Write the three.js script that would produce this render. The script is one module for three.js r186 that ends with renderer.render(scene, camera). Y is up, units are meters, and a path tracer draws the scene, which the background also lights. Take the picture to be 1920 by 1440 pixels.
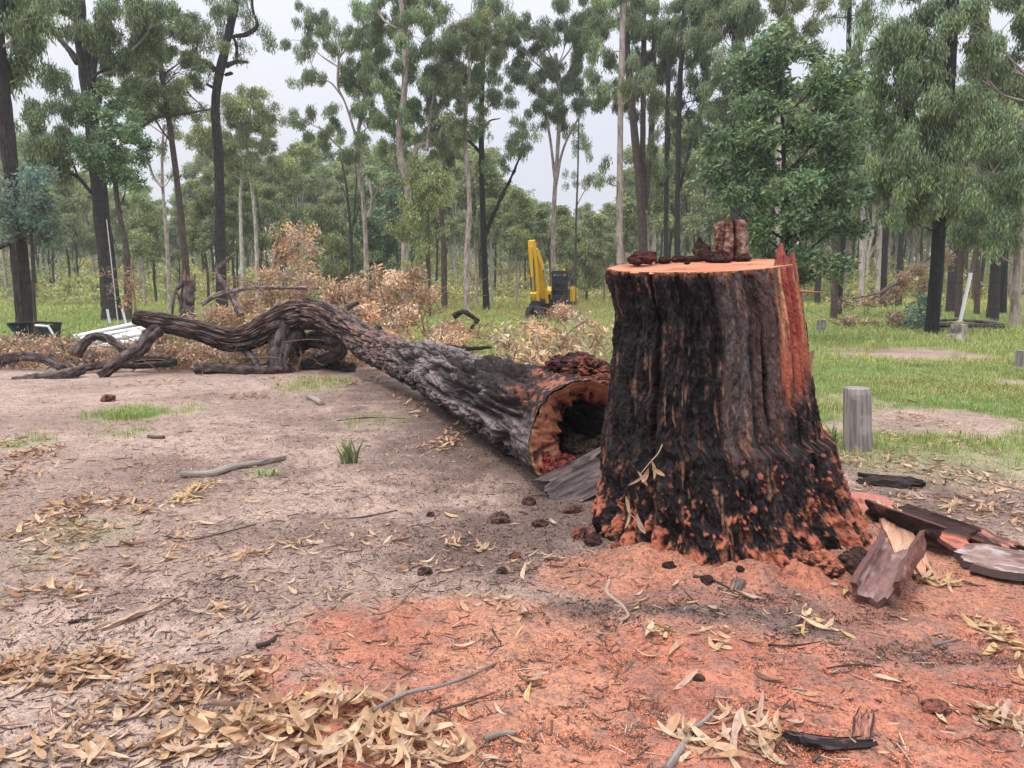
import * as THREE from 'three';
import { mergeGeometries } from 'three/addons/utils/BufferGeometryUtils.js';

// ---------------------------------------------------------------- camera, sky, sun, exposure
const scene = new THREE.Scene();
const FOV = 53, EYE = 1.6, PITCH = 7.3 * Math.PI / 180, FPX = 720 / Math.tan(FOV / 2 * Math.PI / 180);
const camera = new THREE.PerspectiveCamera(FOV, 4 / 3, 0.05, 1500);
camera.position.set(0, EYE, 0); camera.rotation.x = -PITCH;
const renderer = new THREE.WebGLRenderer();
renderer.toneMapping = THREE.LinearToneMapping; renderer.toneMappingExposure = 1.3;
renderer.shadowMap.enabled = true;
const sun = new THREE.DirectionalLight(0xfff4e6, 1.5);
sun.position.set(-25, 70, 20); sun.castShadow = true; sun.shadow.radius = 22;
Object.assign(sun.shadow.camera, { left: -60, right: 60, top: 60, bottom: -60, near: 1, far: 250 });
scene.add(sun);
scene.fog = new THREE.FogExp2(0xe4ebee, 0.0009);

// ---------------------------------------------------------------- numbers and noise
function rng(a) { return () => { a = (a + 0x6D2B79F5) | 0; let t = Math.imul(a ^ a >>> 15, 1 | a); t = t + Math.imul(t ^ t >>> 7, 61 | t) ^ t; return ((t ^ t >>> 14) >>> 0) / 4294967296; }; }
const R0 = rng(7);
const clamp = (x, a = 0, b = 1) => x < a ? a : x > b ? b : x, mix = (a, b, t) => a + (b - a) * t;
const sstep = (a, b, x) => { x = clamp((x - a) / (b - a)); return x * x * (3 - 2 * x); };
const mix3 = (a, b, t) => [a[0] + (b[0] - a[0]) * t, a[1] + (b[1] - a[1]) * t, a[2] + (b[2] - a[2]) * t];
const V = (x, y, z) => new THREE.Vector3(x, y, z);
function h3(x, y, z) { let h = Math.imul(x, 374761393) ^ Math.imul(y, 668265263) ^ Math.imul(z, 1274126177); h = Math.imul(h ^ h >>> 13, 1274126177); h = Math.imul(h ^ h >>> 16, 2246822519); return ((h ^ h >>> 15) >>> 0) / 4294967296; }
function vn(x, y, z) {
  const ix = Math.floor(x), iy = Math.floor(y), iz = Math.floor(z); let fx = x - ix, fy = y - iy, fz = z - iz;
  fx = fx * fx * (3 - 2 * fx); fy = fy * fy * (3 - 2 * fy); fz = fz * fz * (3 - 2 * fz);
  const a = mix(h3(ix, iy, iz), h3(ix + 1, iy, iz), fx), b = mix(h3(ix, iy + 1, iz), h3(ix + 1, iy + 1, iz), fx);
  const c = mix(h3(ix, iy, iz + 1), h3(ix + 1, iy, iz + 1), fx), d = mix(h3(ix, iy + 1, iz + 1), h3(ix + 1, iy + 1, iz + 1), fx);
  return mix(mix(a, b, fy), mix(c, d, fy), fz);
}
function fbm(x, y, z, o = 4) { let s = 0, a = .5, n = 0; for (let i = 0; i < o; i++) { s += a * vn(x, y, z); n += a; a *= .5; x = x * 2.03 + 17.1; y = y * 2.03 + 5.7; z = z * 2.03 + 9.3; } return s / n; }
function ridge(x, y, z, o = 3) { let s = 0, a = .5, n = 0; for (let i = 0; i < o; i++) { s += a * (1 - Math.abs(2 * vn(x, y, z) - 1)); n += a; a *= .5; x = x * 2.1 + 3.1; y = y * 2.1 + 7.7; z = z * 2.1 + 1.3; } return s / n; }
const lut = (t, x) => { if (x <= t[0][0]) return t[0].slice(1); for (let i = 1; i < t.length; i++) if (x <= t[i][0]) { const k = (x - t[i - 1][0]) / (t[i][0] - t[i - 1][0]); return t[i].slice(1).map((v, j) => mix(t[i - 1][j + 1], v, k)); } return t[t.length - 1].slice(1); };

// where things stood when the photograph was surveyed: sight lines from the camera's place to the ground or to a distance
function ray(px, py) { const x = (px - 960) / FPX, y = (720 - py) / FPX, c = Math.cos(PITCH), s = Math.sin(PITCH); return V(x, y * c - s, -y * s - c); }
function G(px, py, h = 0) { const r = ray(px, py), t = (h - EYE) / r.y; return V(r.x * t, h, r.z * t); }
function AT(px, py, d) { const r = ray(px, py), t = d / -r.z; return V(r.x * t, EYE + r.y * t, -d); }

// ---------------------------------------------------------------- names and labels
const taken = new Map(); // names in use
function numbered(n) { const k = taken.get(n) || 0; taken.set(n, k + 1); return k ? n + '_' + String(k).padStart(3, '0') : n; }
function tag(o, label, category, group, kind) { if (label) o.userData.label = label; if (category) o.userData.category = category; if (group) o.userData.group = group; if (kind) o.userData.kind = kind; return o; }
function thing(name, label, category, p, turn = 0, group) { const o = new THREE.Group(); o.name = numbered(name); if (p) o.position.copy(p); o.rotation.y = turn; scene.add(o); return tag(o, label, category, group); }
function part(name, geo, mat, parent, label) { const m = new THREE.Mesh(geo, mat); m.name = name; m.castShadow = m.receiveShadow = true; (parent || scene).add(m); if (label) m.userData.label = label; return m; }
function solo(name, label, category, geo, mat, group) { const m = part(numbered(name), geo, mat, scene); return tag(m, label, category, group); }
function instanced(name, geo, mat, list, parent) { // list of {m: Matrix4, c: Color?}
  const im = new THREE.InstancedMesh(geo, mat, list.length); im.name = name; im.castShadow = im.receiveShadow = true;
  list.forEach((e, i) => { im.setMatrixAt(i, e.m); if (e.c) im.setColorAt(i, e.c); });
  (parent || scene).add(im); im.userData.kind = 'stuff'; return im;
}
const _q = new THREE.Quaternion(), _e = new THREE.Euler();
const M4 = (p, rx, ry, rz, s) => new THREE.Matrix4().compose(p, new THREE.Quaternion().setFromEuler(new THREE.Euler(rx, ry, rz, 'YXZ')), typeof s === 'number' ? V(s, s, s) : s);

// ---------------------------------------------------------------- sky (an even overcast, brighter overhead)
{
  const w = 512, h = 256, d = new Float32Array(w * h * 4);
  for (let j = 0; j < h; j++) for (let i = 0; i < w; i++) {
    const el = ((j + .5) / h - .5) * Math.PI, az = (i + .5) / w * 2 * Math.PI, s = Math.max(0, Math.sin(el)), c = Math.cos(el);
    const n = fbm(Math.cos(az) * c * 2.2 + 5, s * 5 + 2, Math.sin(az) * c * 2.2 + 9, 4) - .5;
    const L = (.625 + 1.5 * s * s) * (1 + .2 * n), b = clamp(.5 - n * 1.6);
    const k = (j * w + i) * 4; d[k] = L * mix(1.0, .955, b); d[k + 1] = L * mix(1.01, .985, b); d[k + 2] = L * mix(1.07, 1.14, b); d[k + 3] = 1;
  }
  const t = new THREE.DataTexture(d, w, h, THREE.RGBAFormat, THREE.FloatType); t.mapping = THREE.EquirectangularReflectionMapping; t.magFilter = THREE.LinearFilter; t.needsUpdate = true;
  scene.background = t; scene.environment = t;
}

// ---------------------------------------------------------------- textures (tileable)
function pn(x, y, p, q, s) { // periodic value noise
  const ix = Math.floor(x), iy = Math.floor(y); let fx = x - ix, fy = y - iy; fx = fx * fx * (3 - 2 * fx); fy = fy * fy * (3 - 2 * fy);
  const w = (a, n) => ((a % n) + n) % n;
  return mix(mix(h3(w(ix, p), w(iy, q), s), h3(w(ix + 1, p), w(iy, q), s), fx), mix(h3(w(ix, p), w(iy + 1, q), s), h3(w(ix + 1, p), w(iy + 1, q), s), fx), fy);
}
function pfbm(u, v, p, q, o, s) { let a = .5, t = 0, n = 0; for (let i = 0; i < o; i++) { t += a * pn(u * p, v * q, p, q, s + i); n += a; a *= .5; p *= 2; q *= 2; } return t / n; }
function tex(n, m, fn, srgb) {
  const d = new Uint8Array(n * m * 4);
  for (let j = 0; j < m; j++) for (let i = 0; i < n; i++) { const c = fn((i + .5) / n, (j + .5) / m), k = (j * n + i) * 4; for (let e = 0; e < 3; e++) d[k + e] = clamp(typeof c === 'number' ? c : c[e]) * 255; d[k + 3] = 255; }
  const t = new THREE.DataTexture(d, n, m); t.wrapS = t.wrapT = THREE.RepeatWrapping; t.magFilter = THREE.LinearFilter; t.needsUpdate = true; if (srgb) t.colorSpace = THREE.SRGBColorSpace; return t;
}
// furrowed bark: long ridges with dark cracks between
const furrow = (u, v) => { const wob = pfbm(u, v, 4, 3, 3, 40) * .9; const a = pn((u + wob * .09) * 26, v * 5, 26, 5, 11), b = pn((u + wob * .06) * 52, v * 9, 52, 9, 12); const r = 1 - Math.abs(2 * a - 1), q = 1 - Math.abs(2 * b - 1); return clamp(1 - Math.pow(r, 3) * .75 - Math.pow(q, 4) * .4) * .75 + pfbm(u, v, 40, 30, 3, 13) * .25; };
const T_FURROW = tex(512, 1024, furrow), T_FURROWC = tex(512, 1024, (u, v) => { const f = furrow(u, v), n = pfbm(u, v, 6, 8, 4, 21); const k = mix(.18, 1, Math.pow(f, 1.4)) * mix(.7, 1.15, n); return [k, k * .97, k * .97]; });
const smoothb = (u, v) => pfbm(u, v, 5, 5, 5, 31);
const T_SMOOTHC = tex(512, 1024, (u, v) => { const n = smoothb(u, v), m = pfbm(u, v, 14, 4, 4, 33), k = .62 + .42 * sstep(.35, .65, n) - .25 * sstep(.6, .75, m); return [k, k * mix(.9, .98, n), k * mix(.86, .97, n)]; });
const T_SMOOTH = tex(512, 1024, (u, v) => smoothb(u, v) * .6 + pfbm(u, v, 30, 8, 3, 35) * .4);
const grain = (u, v) => { const a = pn(u * 420, v * 420, 420, 420, 51), b = pn(u * 190, v * 190, 190, 190, 52), c = pfbm(u, v, 24, 24, 4, 53); return a * .3 + b * .34 + c * .22 + pn(u * 100, v * 100, 100, 100, 54) * .14; };
const T_GRAIN = tex(1536, 1536, grain);
const T_GRAINC = tex(1536, 1536, (u, v) => {
  const g = grain(u, v), d = pn(u * 300 + 3, v * 300, 300, 300, 55), d2 = pn(u * 130, v * 130 + 5, 130, 130, 57), l = pn(u * 360, v * 360, 360, 360, 56), c = pfbm(u, v, 12, 12, 4, 58);
  const e = pn(u * 105, v * 105, 105, 105, 59), f = pn(u * 60 + 7, v * 60, 60, 60, 60); let k = .14 + .95 * g + .42 * e; k *= mix(.8, 1.16, c); if (d > .84) k *= .5; if (d2 > .8) k *= .55; if (f > .86) k *= .7; const w = l > .86 ? .25 : 0; return [k + w, k + w * .95, k + w * .85];
});
const T_FINE = tex(512, 512, (u, v) => pfbm(u, v, 24, 24, 5, 71));
const T_WOOD = tex(512, 512, (u, v) => { const w = pfbm(u, v, 3, 3, 3, 81); return pn((u + w * .05) * 60, v * 4, 60, 4, 82) * .5 + pn((u + w * .04) * 140, v * 7, 140, 7, 83) * .3 + pfbm(u, v, 30, 8, 3, 84) * .2; });

// ---------------------------------------------------------------- materials
const std = (o) => new THREE.MeshStandardMaterial(Object.assign({ roughness: .9, metalness: 0 }, o));
const lin = (r, g, b) => new THREE.Color().setRGB(r, g, b);
const M = {
  ground: std({ vertexColors: true, map: T_GRAINC, bumpMap: T_GRAIN, bumpScale: .016, roughness: 1 }),
  hero: new THREE.MeshPhysicalMaterial({ vertexColors: true, bumpMap: T_FINE, bumpScale: .03, roughness: .62, specularIntensity: .35 }),
  heroRough: new THREE.MeshPhysicalMaterial({ vertexColors: true, bumpMap: T_FINE, bumpScale: .025, roughness: .92, specularIntensity: .4 }),
  wood: std({ vertexColors: true, bumpMap: T_WOOD, bumpScale: .006, roughness: .85 }),
  iron: std({ color: lin(.105, .085, .083), map: T_FURROWC, bumpMap: T_FURROW, bumpScale: .05, roughness: .95 }),
  charred: std({ color: lin(.03, .026, .027), map: T_FURROWC, bumpMap: T_FURROW, bumpScale: .05, roughness: .9 }),
  brownbark: std({ color: lin(.2, .14, .12), map: T_FURROWC, bumpMap: T_FURROW, bumpScale: .03, roughness: .95 }),
  pale: std({ color: lin(.44, .37, .34), map: T_SMOOTHC, bumpMap: T_SMOOTH, bumpScale: .015, roughness: .9 }),
  white: std({ color: lin(.6, .56, .53), map: T_SMOOTHC, bumpMap: T_SMOOTH, bumpScale: .01, roughness: .9 }),
  twig: std({ color: lin(.13, .09, .075), bumpMap: T_FINE, bumpScale: .01 }),
  greytwig: std({ color: lin(.32, .28, .26), map: T_SMOOTHC, bumpMap: T_FINE, bumpScale: .008 }),
  leaf: new THREE.MeshPhysicalMaterial({ color: 0xffffff, vertexColors: true, roughness: .75, transmission: .42, thickness: 0, side: THREE.DoubleSide, specularIntensity: .5 }),
  gloss: new THREE.MeshPhysicalMaterial({ color: 0xffffff, vertexColors: true, roughness: .5, transmission: .35, thickness: 0, side: THREE.DoubleSide, specularIntensity: .7 }),
  dry: new THREE.MeshPhysicalMaterial({ color: 0xffffff, vertexColors: true, roughness: .85, transmission: .25, thickness: 0, side: THREE.DoubleSide, specularIntensity: .4 }),
  chip: std({ color: 0xffffff, vertexColors: true, side: THREE.DoubleSide }),
};

// ---------------------------------------------------------------- geometry makers
function sheet(nu, nv, fn, flip) { // fn(u, v, i, j) -> [x, y, z, r, g, b, s, t]
  const P = new Float32Array((nu + 1) * (nv + 1) * 3), C = new Float32Array(P.length), U = new Float32Array((nu + 1) * (nv + 1) * 2), I = new Uint32Array(nu * nv * 6);
  let k = 0, q = 0;
  for (let j = 0; j <= nv; j++) for (let i = 0; i <= nu; i++) { const a = fn(i / nu, j / nv, i, j); P.set([a[0], a[1], a[2]], k * 3); C.set([a[3] ?? 1, a[4] ?? 1, a[5] ?? 1], k * 3); U[k * 2] = a[6] ?? i / nu; U[k * 2 + 1] = a[7] ?? j / nv; k++; }
  for (let j = 0; j < nv; j++) for (let i = 0; i < nu; i++) { const a = j * (nu + 1) + i, b = a + 1, c = a + nu + 1, d = c + 1; if (flip) I.set([a, c, b, b, c, d], q); else I.set([a, b, c, b, d, c], q); q += 6; }
  const g = new THREE.BufferGeometry(); g.setAttribute('position', new THREE.BufferAttribute(P, 3)); g.setAttribute('color', new THREE.BufferAttribute(C, 3)); g.setAttribute('uv', new THREE.BufferAttribute(U, 2)); g.setIndex(new THREE.BufferAttribute(I, 1)); g.computeVertexNormals(); return g;
}
// tapered tube along points; r(t) radius; opt.disp(s, a, p, t) adds to the radius; opt.col(s, a, p, t, dr) colours
function tube(pts, rad, opt = {}) {
  const curve = new THREE.CatmullRomCurve3(pts, false, 'centripetal'), L = curve.getLength(), seg = opt.seg || 8, rings = opt.rings || Math.max(2, Math.ceil(L / (opt.step || .25)));
  const fr = curve.computeFrenetFrames(rings, false), rf = typeof rad === 'function' ? rad : (t) => mix(rad[0], rad[1], t);
  const pr = []; for (let j = 0; j <= rings; j++) pr.push(curve.getPointAt(j / rings));
  const tw = opt.texw || .7, rep = Math.max(1, Math.round(2 * Math.PI * rf(0) / tw)), th = opt.texh || 1.4, cap = opt.cap !== false;
  const extra = cap ? 1 : 0, g = sheet(seg, rings + 2 * extra, (u, v, i, jj) => {
    const j = clamp(jj - extra, 0, rings), t = j / rings, a = u * 2 * Math.PI, N = fr.normals[j], B = fr.binormals[j], c = pr[j], end = cap && (jj === 0 || jj === rings + 2);
    let r = rf(t, t * L), dr = 0; const ca = Math.cos(a), sa = Math.sin(a), dx = N.x * ca + B.x * sa, dy = N.y * ca + B.y * sa, dz = N.z * ca + B.z * sa;
    const aw = i === seg ? 0 : a; const px = c.x + dx * r, py = c.y + dy * r, pz = c.z + dz * r;
    if (opt.disp) dr = opt.disp(t * L, aw, [px, py, pz], t, [dx, dy, dz]);
    if (end) r = 0.001; else r += dr;
    const col = opt.col ? opt.col(t * L, aw, [px, py, pz], t, dr, [dx, dy, dz]) : null;
    return [c.x + dx * r, c.y + dy * r, c.z + dz * r, ...(col || [1, 1, 1]), u * rep, t * L / th];
  }, true);
  return g;
}
const bx = (w, h, d, x = 0, y = 0, z = 0, rx = 0, ry = 0, rz = 0) => { const g = new THREE.BoxGeometry(w, h, d); g.applyMatrix4(M4(V(x, y, z), rx, ry, rz, 1)); return g; };
const rod = (a, b, r, r2 = r, n = 10) => { const d = b.clone().sub(a), g = new THREE.CylinderGeometry(r2, r, d.length(), n); g.applyMatrix4(new THREE.Matrix4().compose(a.clone().add(b).multiplyScalar(.5), new THREE.Quaternion().setFromUnitVectors(V(0, 1, 0), d.normalize()), V(1, 1, 1))); return g; };
const join = (l) => mergeGeometries(l.map((g) => { const k = g.index ? g.toNonIndexed() : g; for (const n of Object.keys(k.attributes)) if (!['position', 'normal', 'uv'].includes(n)) k.deleteAttribute(n); return k; }));

// a spray of small leaves: flat folded diamonds, tone varied leaf by leaf
function spray(seed, n, len, wid, size, droop, base, vary, curl = .25) {
  const r = rng(seed), P = [], C = [];
  for (let i = 0; i < n; i++) {
    let x, y, z; do { x = r() * 2 - 1; y = r() * 2 - 1; z = r() * 2 - 1; } while (x * x + y * y + z * z > 1);
    const o = V(x * size[0], y * size[1], z * size[2]);
    const d = V(r() * 2 - 1, r() * 2 - 1, r() * 2 - 1).normalize().multiplyScalar(1 - droop).add(V(0, -droop, 0)).normalize();
    const s = V(r() * 2 - 1, r() * 2 - 1, r() * 2 - 1).cross(d).normalize(), up = d.clone().cross(s), l = len * (.65 + .6 * r()), w = wid * (.7 + .6 * r()), m = o.clone().addScaledVector(d, l * .45), f = w * curl;
    const a = o, b = m.clone().addScaledVector(s, w).addScaledVector(up, f), c = m.clone().addScaledVector(s, -w).addScaledVector(up, f), e = o.clone().addScaledVector(d, l).addScaledVector(up, -l * .12 * (r() - .3));
    for (const v of [a, b, e, a, e, c]) P.push(v.x, v.y, v.z);
    const k = 1 + vary * (r() * 2 - 1), wm = vary * .55 * (r() - .45); for (let q = 0; q < 6; q++) C.push(base[0] * k * (1 + wm), base[1] * k, base[2] * k * (1 - wm));
  }
  const g = new THREE.BufferGeometry(); g.setAttribute('position', new THREE.Float32BufferAttribute(P, 3)); g.setAttribute('color', new THREE.Float32BufferAttribute(C, 3)); g.computeVertexNormals(); return g;
}
const SPRAY = {
  droop: spray(1, 34, .17, .019, [.24, .3, .24], .72, [.245, .305, .15], .6),
  fine: spray(2, 40, .15, .016, [.26, .26, .26], .5, [.25, .3, .145], .6),
  broad: spray(3, 34, .145, .03, [.28, .18, .28], .22, [.17, .25, .115], .6),
  light: spray(4, 36, .18, .02, [.26, .3, .26], .62, [.3, .35, .155], .5),
  blue: spray(5, 34, .12, .036, [.28, .28, .28], .25, [.19, .26, .2], .4),
  far: spray(6, 46, .32, .06, [.5, .5, .5], .45, [.33, .385, .185], .6),
  dry: spray(7, 34, .13, .02, [.26, .2, .26], .25, [.6, .455, .32], .5, .6),
  drybrown: spray(8, 34, .13, .018, [.26, .2, .26], .3, [.45, .32, .225], .6, .6),
  straw: spray(9, 30, .14, .026, [.24, .18, .24], .1, [.62, .48, .31], .35, .6),
};
// ---------------------------------------------------------------- ground
const spots = (l) => l.map(([px, py, rx, ry, k = 1]) => { const c = G(px, py), a = G(px, py - ry), b = G(px, Math.min(py + ry, 1700)), e = G(px + rx, py); return { x: c.x, z: c.z, rx: Math.abs(e.x - c.x), rz: Math.max(.1, (b.z - a.z) / 2), k }; });
const inSpots = (S, x, z) => { let w = 0; for (const s of S) { const d = ((x - s.x) / s.rx) ** 2 + ((z - s.z) / s.rz) ** 2; if (d < 4) w = Math.max(w, s.k * (1 - sstep(.2, 2.2, d))); } return w; };
const STUMP = AT(1372, 900, 4.86); STUMP.y = 0;
const SAW = spots([[1150, 1235, 330, 85], [1500, 1285, 480, 85], [1840, 1170, 260, 95], [860, 1190, 250, 80, .85], [1020, 1370, 320, 100], [720, 1330, 190, 90, .9], [1750, 1390, 330, 100], [1330, 1420, 300, 70], [600, 1260, 130, 60, .5], [1390, 1075, 330, 44, 1.5], [1720, 1040, 130, 60, .9]]);
const SOIL_AND_SHADE = spots([[1300, 1140, 260, 30], [1560, 1165, 160, 32], [1690, 1225, 130, 30, .8], [940, 1000, 200, 60, .8], [870, 800, 130, 70, .8], [760, 730, 110, 40, .6], [1100, 960, 150, 60], [420, 880, 160, 30, .35], [640, 800, 200, 30, .35], [1750, 900, 160, 60, .5], [260, 1120, 200, 30, .3], [640, 1000, 200, 40, .4]]);  // dark brown soil round the stump, plus the log's shade painted as dark ground
const PATCH = spots([[245, 776, 70, 12, .9], [240, 812, 40, 9, .5], [700, 788, 60, 12, .3], [30, 830, 60, 12, .5], [130, 1000, 110, 30, .35], [40, 1050, 60, 20, .35], [360, 770, 30, 8, .4], [1480, 640, 90, 30, .8], [590, 722, 60, 14, .4], [490, 885, 30, 8, .4]]);
const BARE = spots([[1700, 665, 170, 14, 1], [1760, 790, 150, 22, 1], [1620, 760, 60, 30, .6], [1830, 640, 110, 12, .5], [1540, 900, 70, 40, .8], [1100, 640, 140, 40, .45], [1090, 560, 130, 12, .8], [1500, 500, 40, 6, .4]]);
function grassMask(x, z) {
  const n = fbm(x * .35 + 3, 1, z * .35, 4), n2 = fbm(x * 1.3, 4, z * 1.3 + 7, 3);
  const back = sstep(15.5, 19.5, -z + (n - .5) * 6);
  const right = sstep(1.1, 2.6, x + z * .02 + (n - .5) * 2) * sstep(5.6, 8.2, -z + (n - .5) * 3) * sstep(.3, .5, n * .6 + n2 * .4 + .06 * sstep(7, 12, -z));
  const mid = sstep(-1.5, .8, x + (n - .5) * 3) * sstep(10.5, 13.5, -z + (n - .5) * 4) * .9;
  const bare = inSpots(BARE, x, z);
  return clamp(Math.max(back * mix(.75, 1, n2), right, mid * sstep(.3, .5, n2 + .1), inSpots(PATCH, x, z) * sstep(.3, .55, n2 + .12)) - bare * sstep(.25, .5, n2 + .15));
}
function sawAt(x, z) { const w = inSpots(SAW, x, z), n = fbm(x * 1.7, 3, z * 1.7, 5); return clamp(sstep(.02, .72, w + (n - .5) * 1.05 * (w > 0 ? 1 : 0))); }
function gh(x, z) {
  const d = Math.hypot((x - STUMP.x) / 1.05, z - STUMP.z), near = 1 - sstep(14, 30, Math.hypot(x, z));
  return (fbm(x * .5, 0, z * .5, 3) - .5) * .1 + (fbm(x * 3, 2, z * 3, 3) - .5) * .035 * near + .06 * Math.exp(-((d / 1.0) ** 4)) + (d < 1.5 ? .13 * Math.exp(-(((d - .84) / .15) ** 2)) * clamp(fbm(x * 4, 7, z * 4, 4) * 2.2 - .55, 0, 1.3) * (.55 + .45 * sstep(-.5, .5, x - STUMP.x)) : 0) + (fbm(x * .05, 8, z * .05, 2) - .5) * .35 * sstep(25, 60, -z);
}
const onG = (px, py, up = 0) => { let p = G(px, py); for (let i = 0; i < 3; i++) { const q = G(px, py, gh(p.x, p.z)); p = q; } p.y = gh(p.x, p.z) + up; return p; };
{
  const zs = [4]; while (zs[zs.length - 1] > -420) { const z = zs[zs.length - 1]; zs.push(z - (z > -1.4 ? .2 : Math.max(.014, .0082 * -z))); }
  const xs = [0]; while (xs[xs.length - 1] < 420) { const x = xs[xs.length - 1]; xs.push(x + (x < 2.6 ? .024 : .024 + .024 * (x - 2.6))); }
  const X = [...xs.slice(1).reverse().map((v) => -v), ...xs];
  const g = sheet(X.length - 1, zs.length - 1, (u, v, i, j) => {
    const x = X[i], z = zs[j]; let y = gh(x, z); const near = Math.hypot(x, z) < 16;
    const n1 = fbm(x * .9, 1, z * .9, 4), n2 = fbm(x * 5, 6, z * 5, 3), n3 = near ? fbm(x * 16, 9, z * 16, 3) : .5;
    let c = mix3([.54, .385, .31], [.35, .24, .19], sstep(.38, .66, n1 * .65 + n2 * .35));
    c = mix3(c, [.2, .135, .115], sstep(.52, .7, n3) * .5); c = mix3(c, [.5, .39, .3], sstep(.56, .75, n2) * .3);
    let so = inSpots(SOIL_AND_SHADE, x, z); so = clamp(so * 1.2 + (so > 0 ? (n2 - .5) * 1.1 + (n3 - .5) * .6 : 0)); c = mix3(c, [.15, .092, .075], so * .85);
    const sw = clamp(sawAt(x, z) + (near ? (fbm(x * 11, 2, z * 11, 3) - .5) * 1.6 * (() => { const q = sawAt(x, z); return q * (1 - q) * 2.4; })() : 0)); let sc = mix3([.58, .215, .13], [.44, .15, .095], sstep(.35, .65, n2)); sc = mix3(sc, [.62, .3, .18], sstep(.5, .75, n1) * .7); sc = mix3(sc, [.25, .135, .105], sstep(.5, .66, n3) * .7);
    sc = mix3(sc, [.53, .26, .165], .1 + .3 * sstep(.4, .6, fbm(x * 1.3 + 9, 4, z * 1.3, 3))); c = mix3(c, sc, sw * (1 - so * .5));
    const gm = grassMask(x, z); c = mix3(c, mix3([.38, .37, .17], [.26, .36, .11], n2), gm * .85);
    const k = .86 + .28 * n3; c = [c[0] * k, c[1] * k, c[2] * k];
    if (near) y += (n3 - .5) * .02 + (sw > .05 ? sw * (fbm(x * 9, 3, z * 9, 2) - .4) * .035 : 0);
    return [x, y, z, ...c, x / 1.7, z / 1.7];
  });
  tag(part('ground', g, M.ground, scene), null, null, null, 'structure');
}

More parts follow.
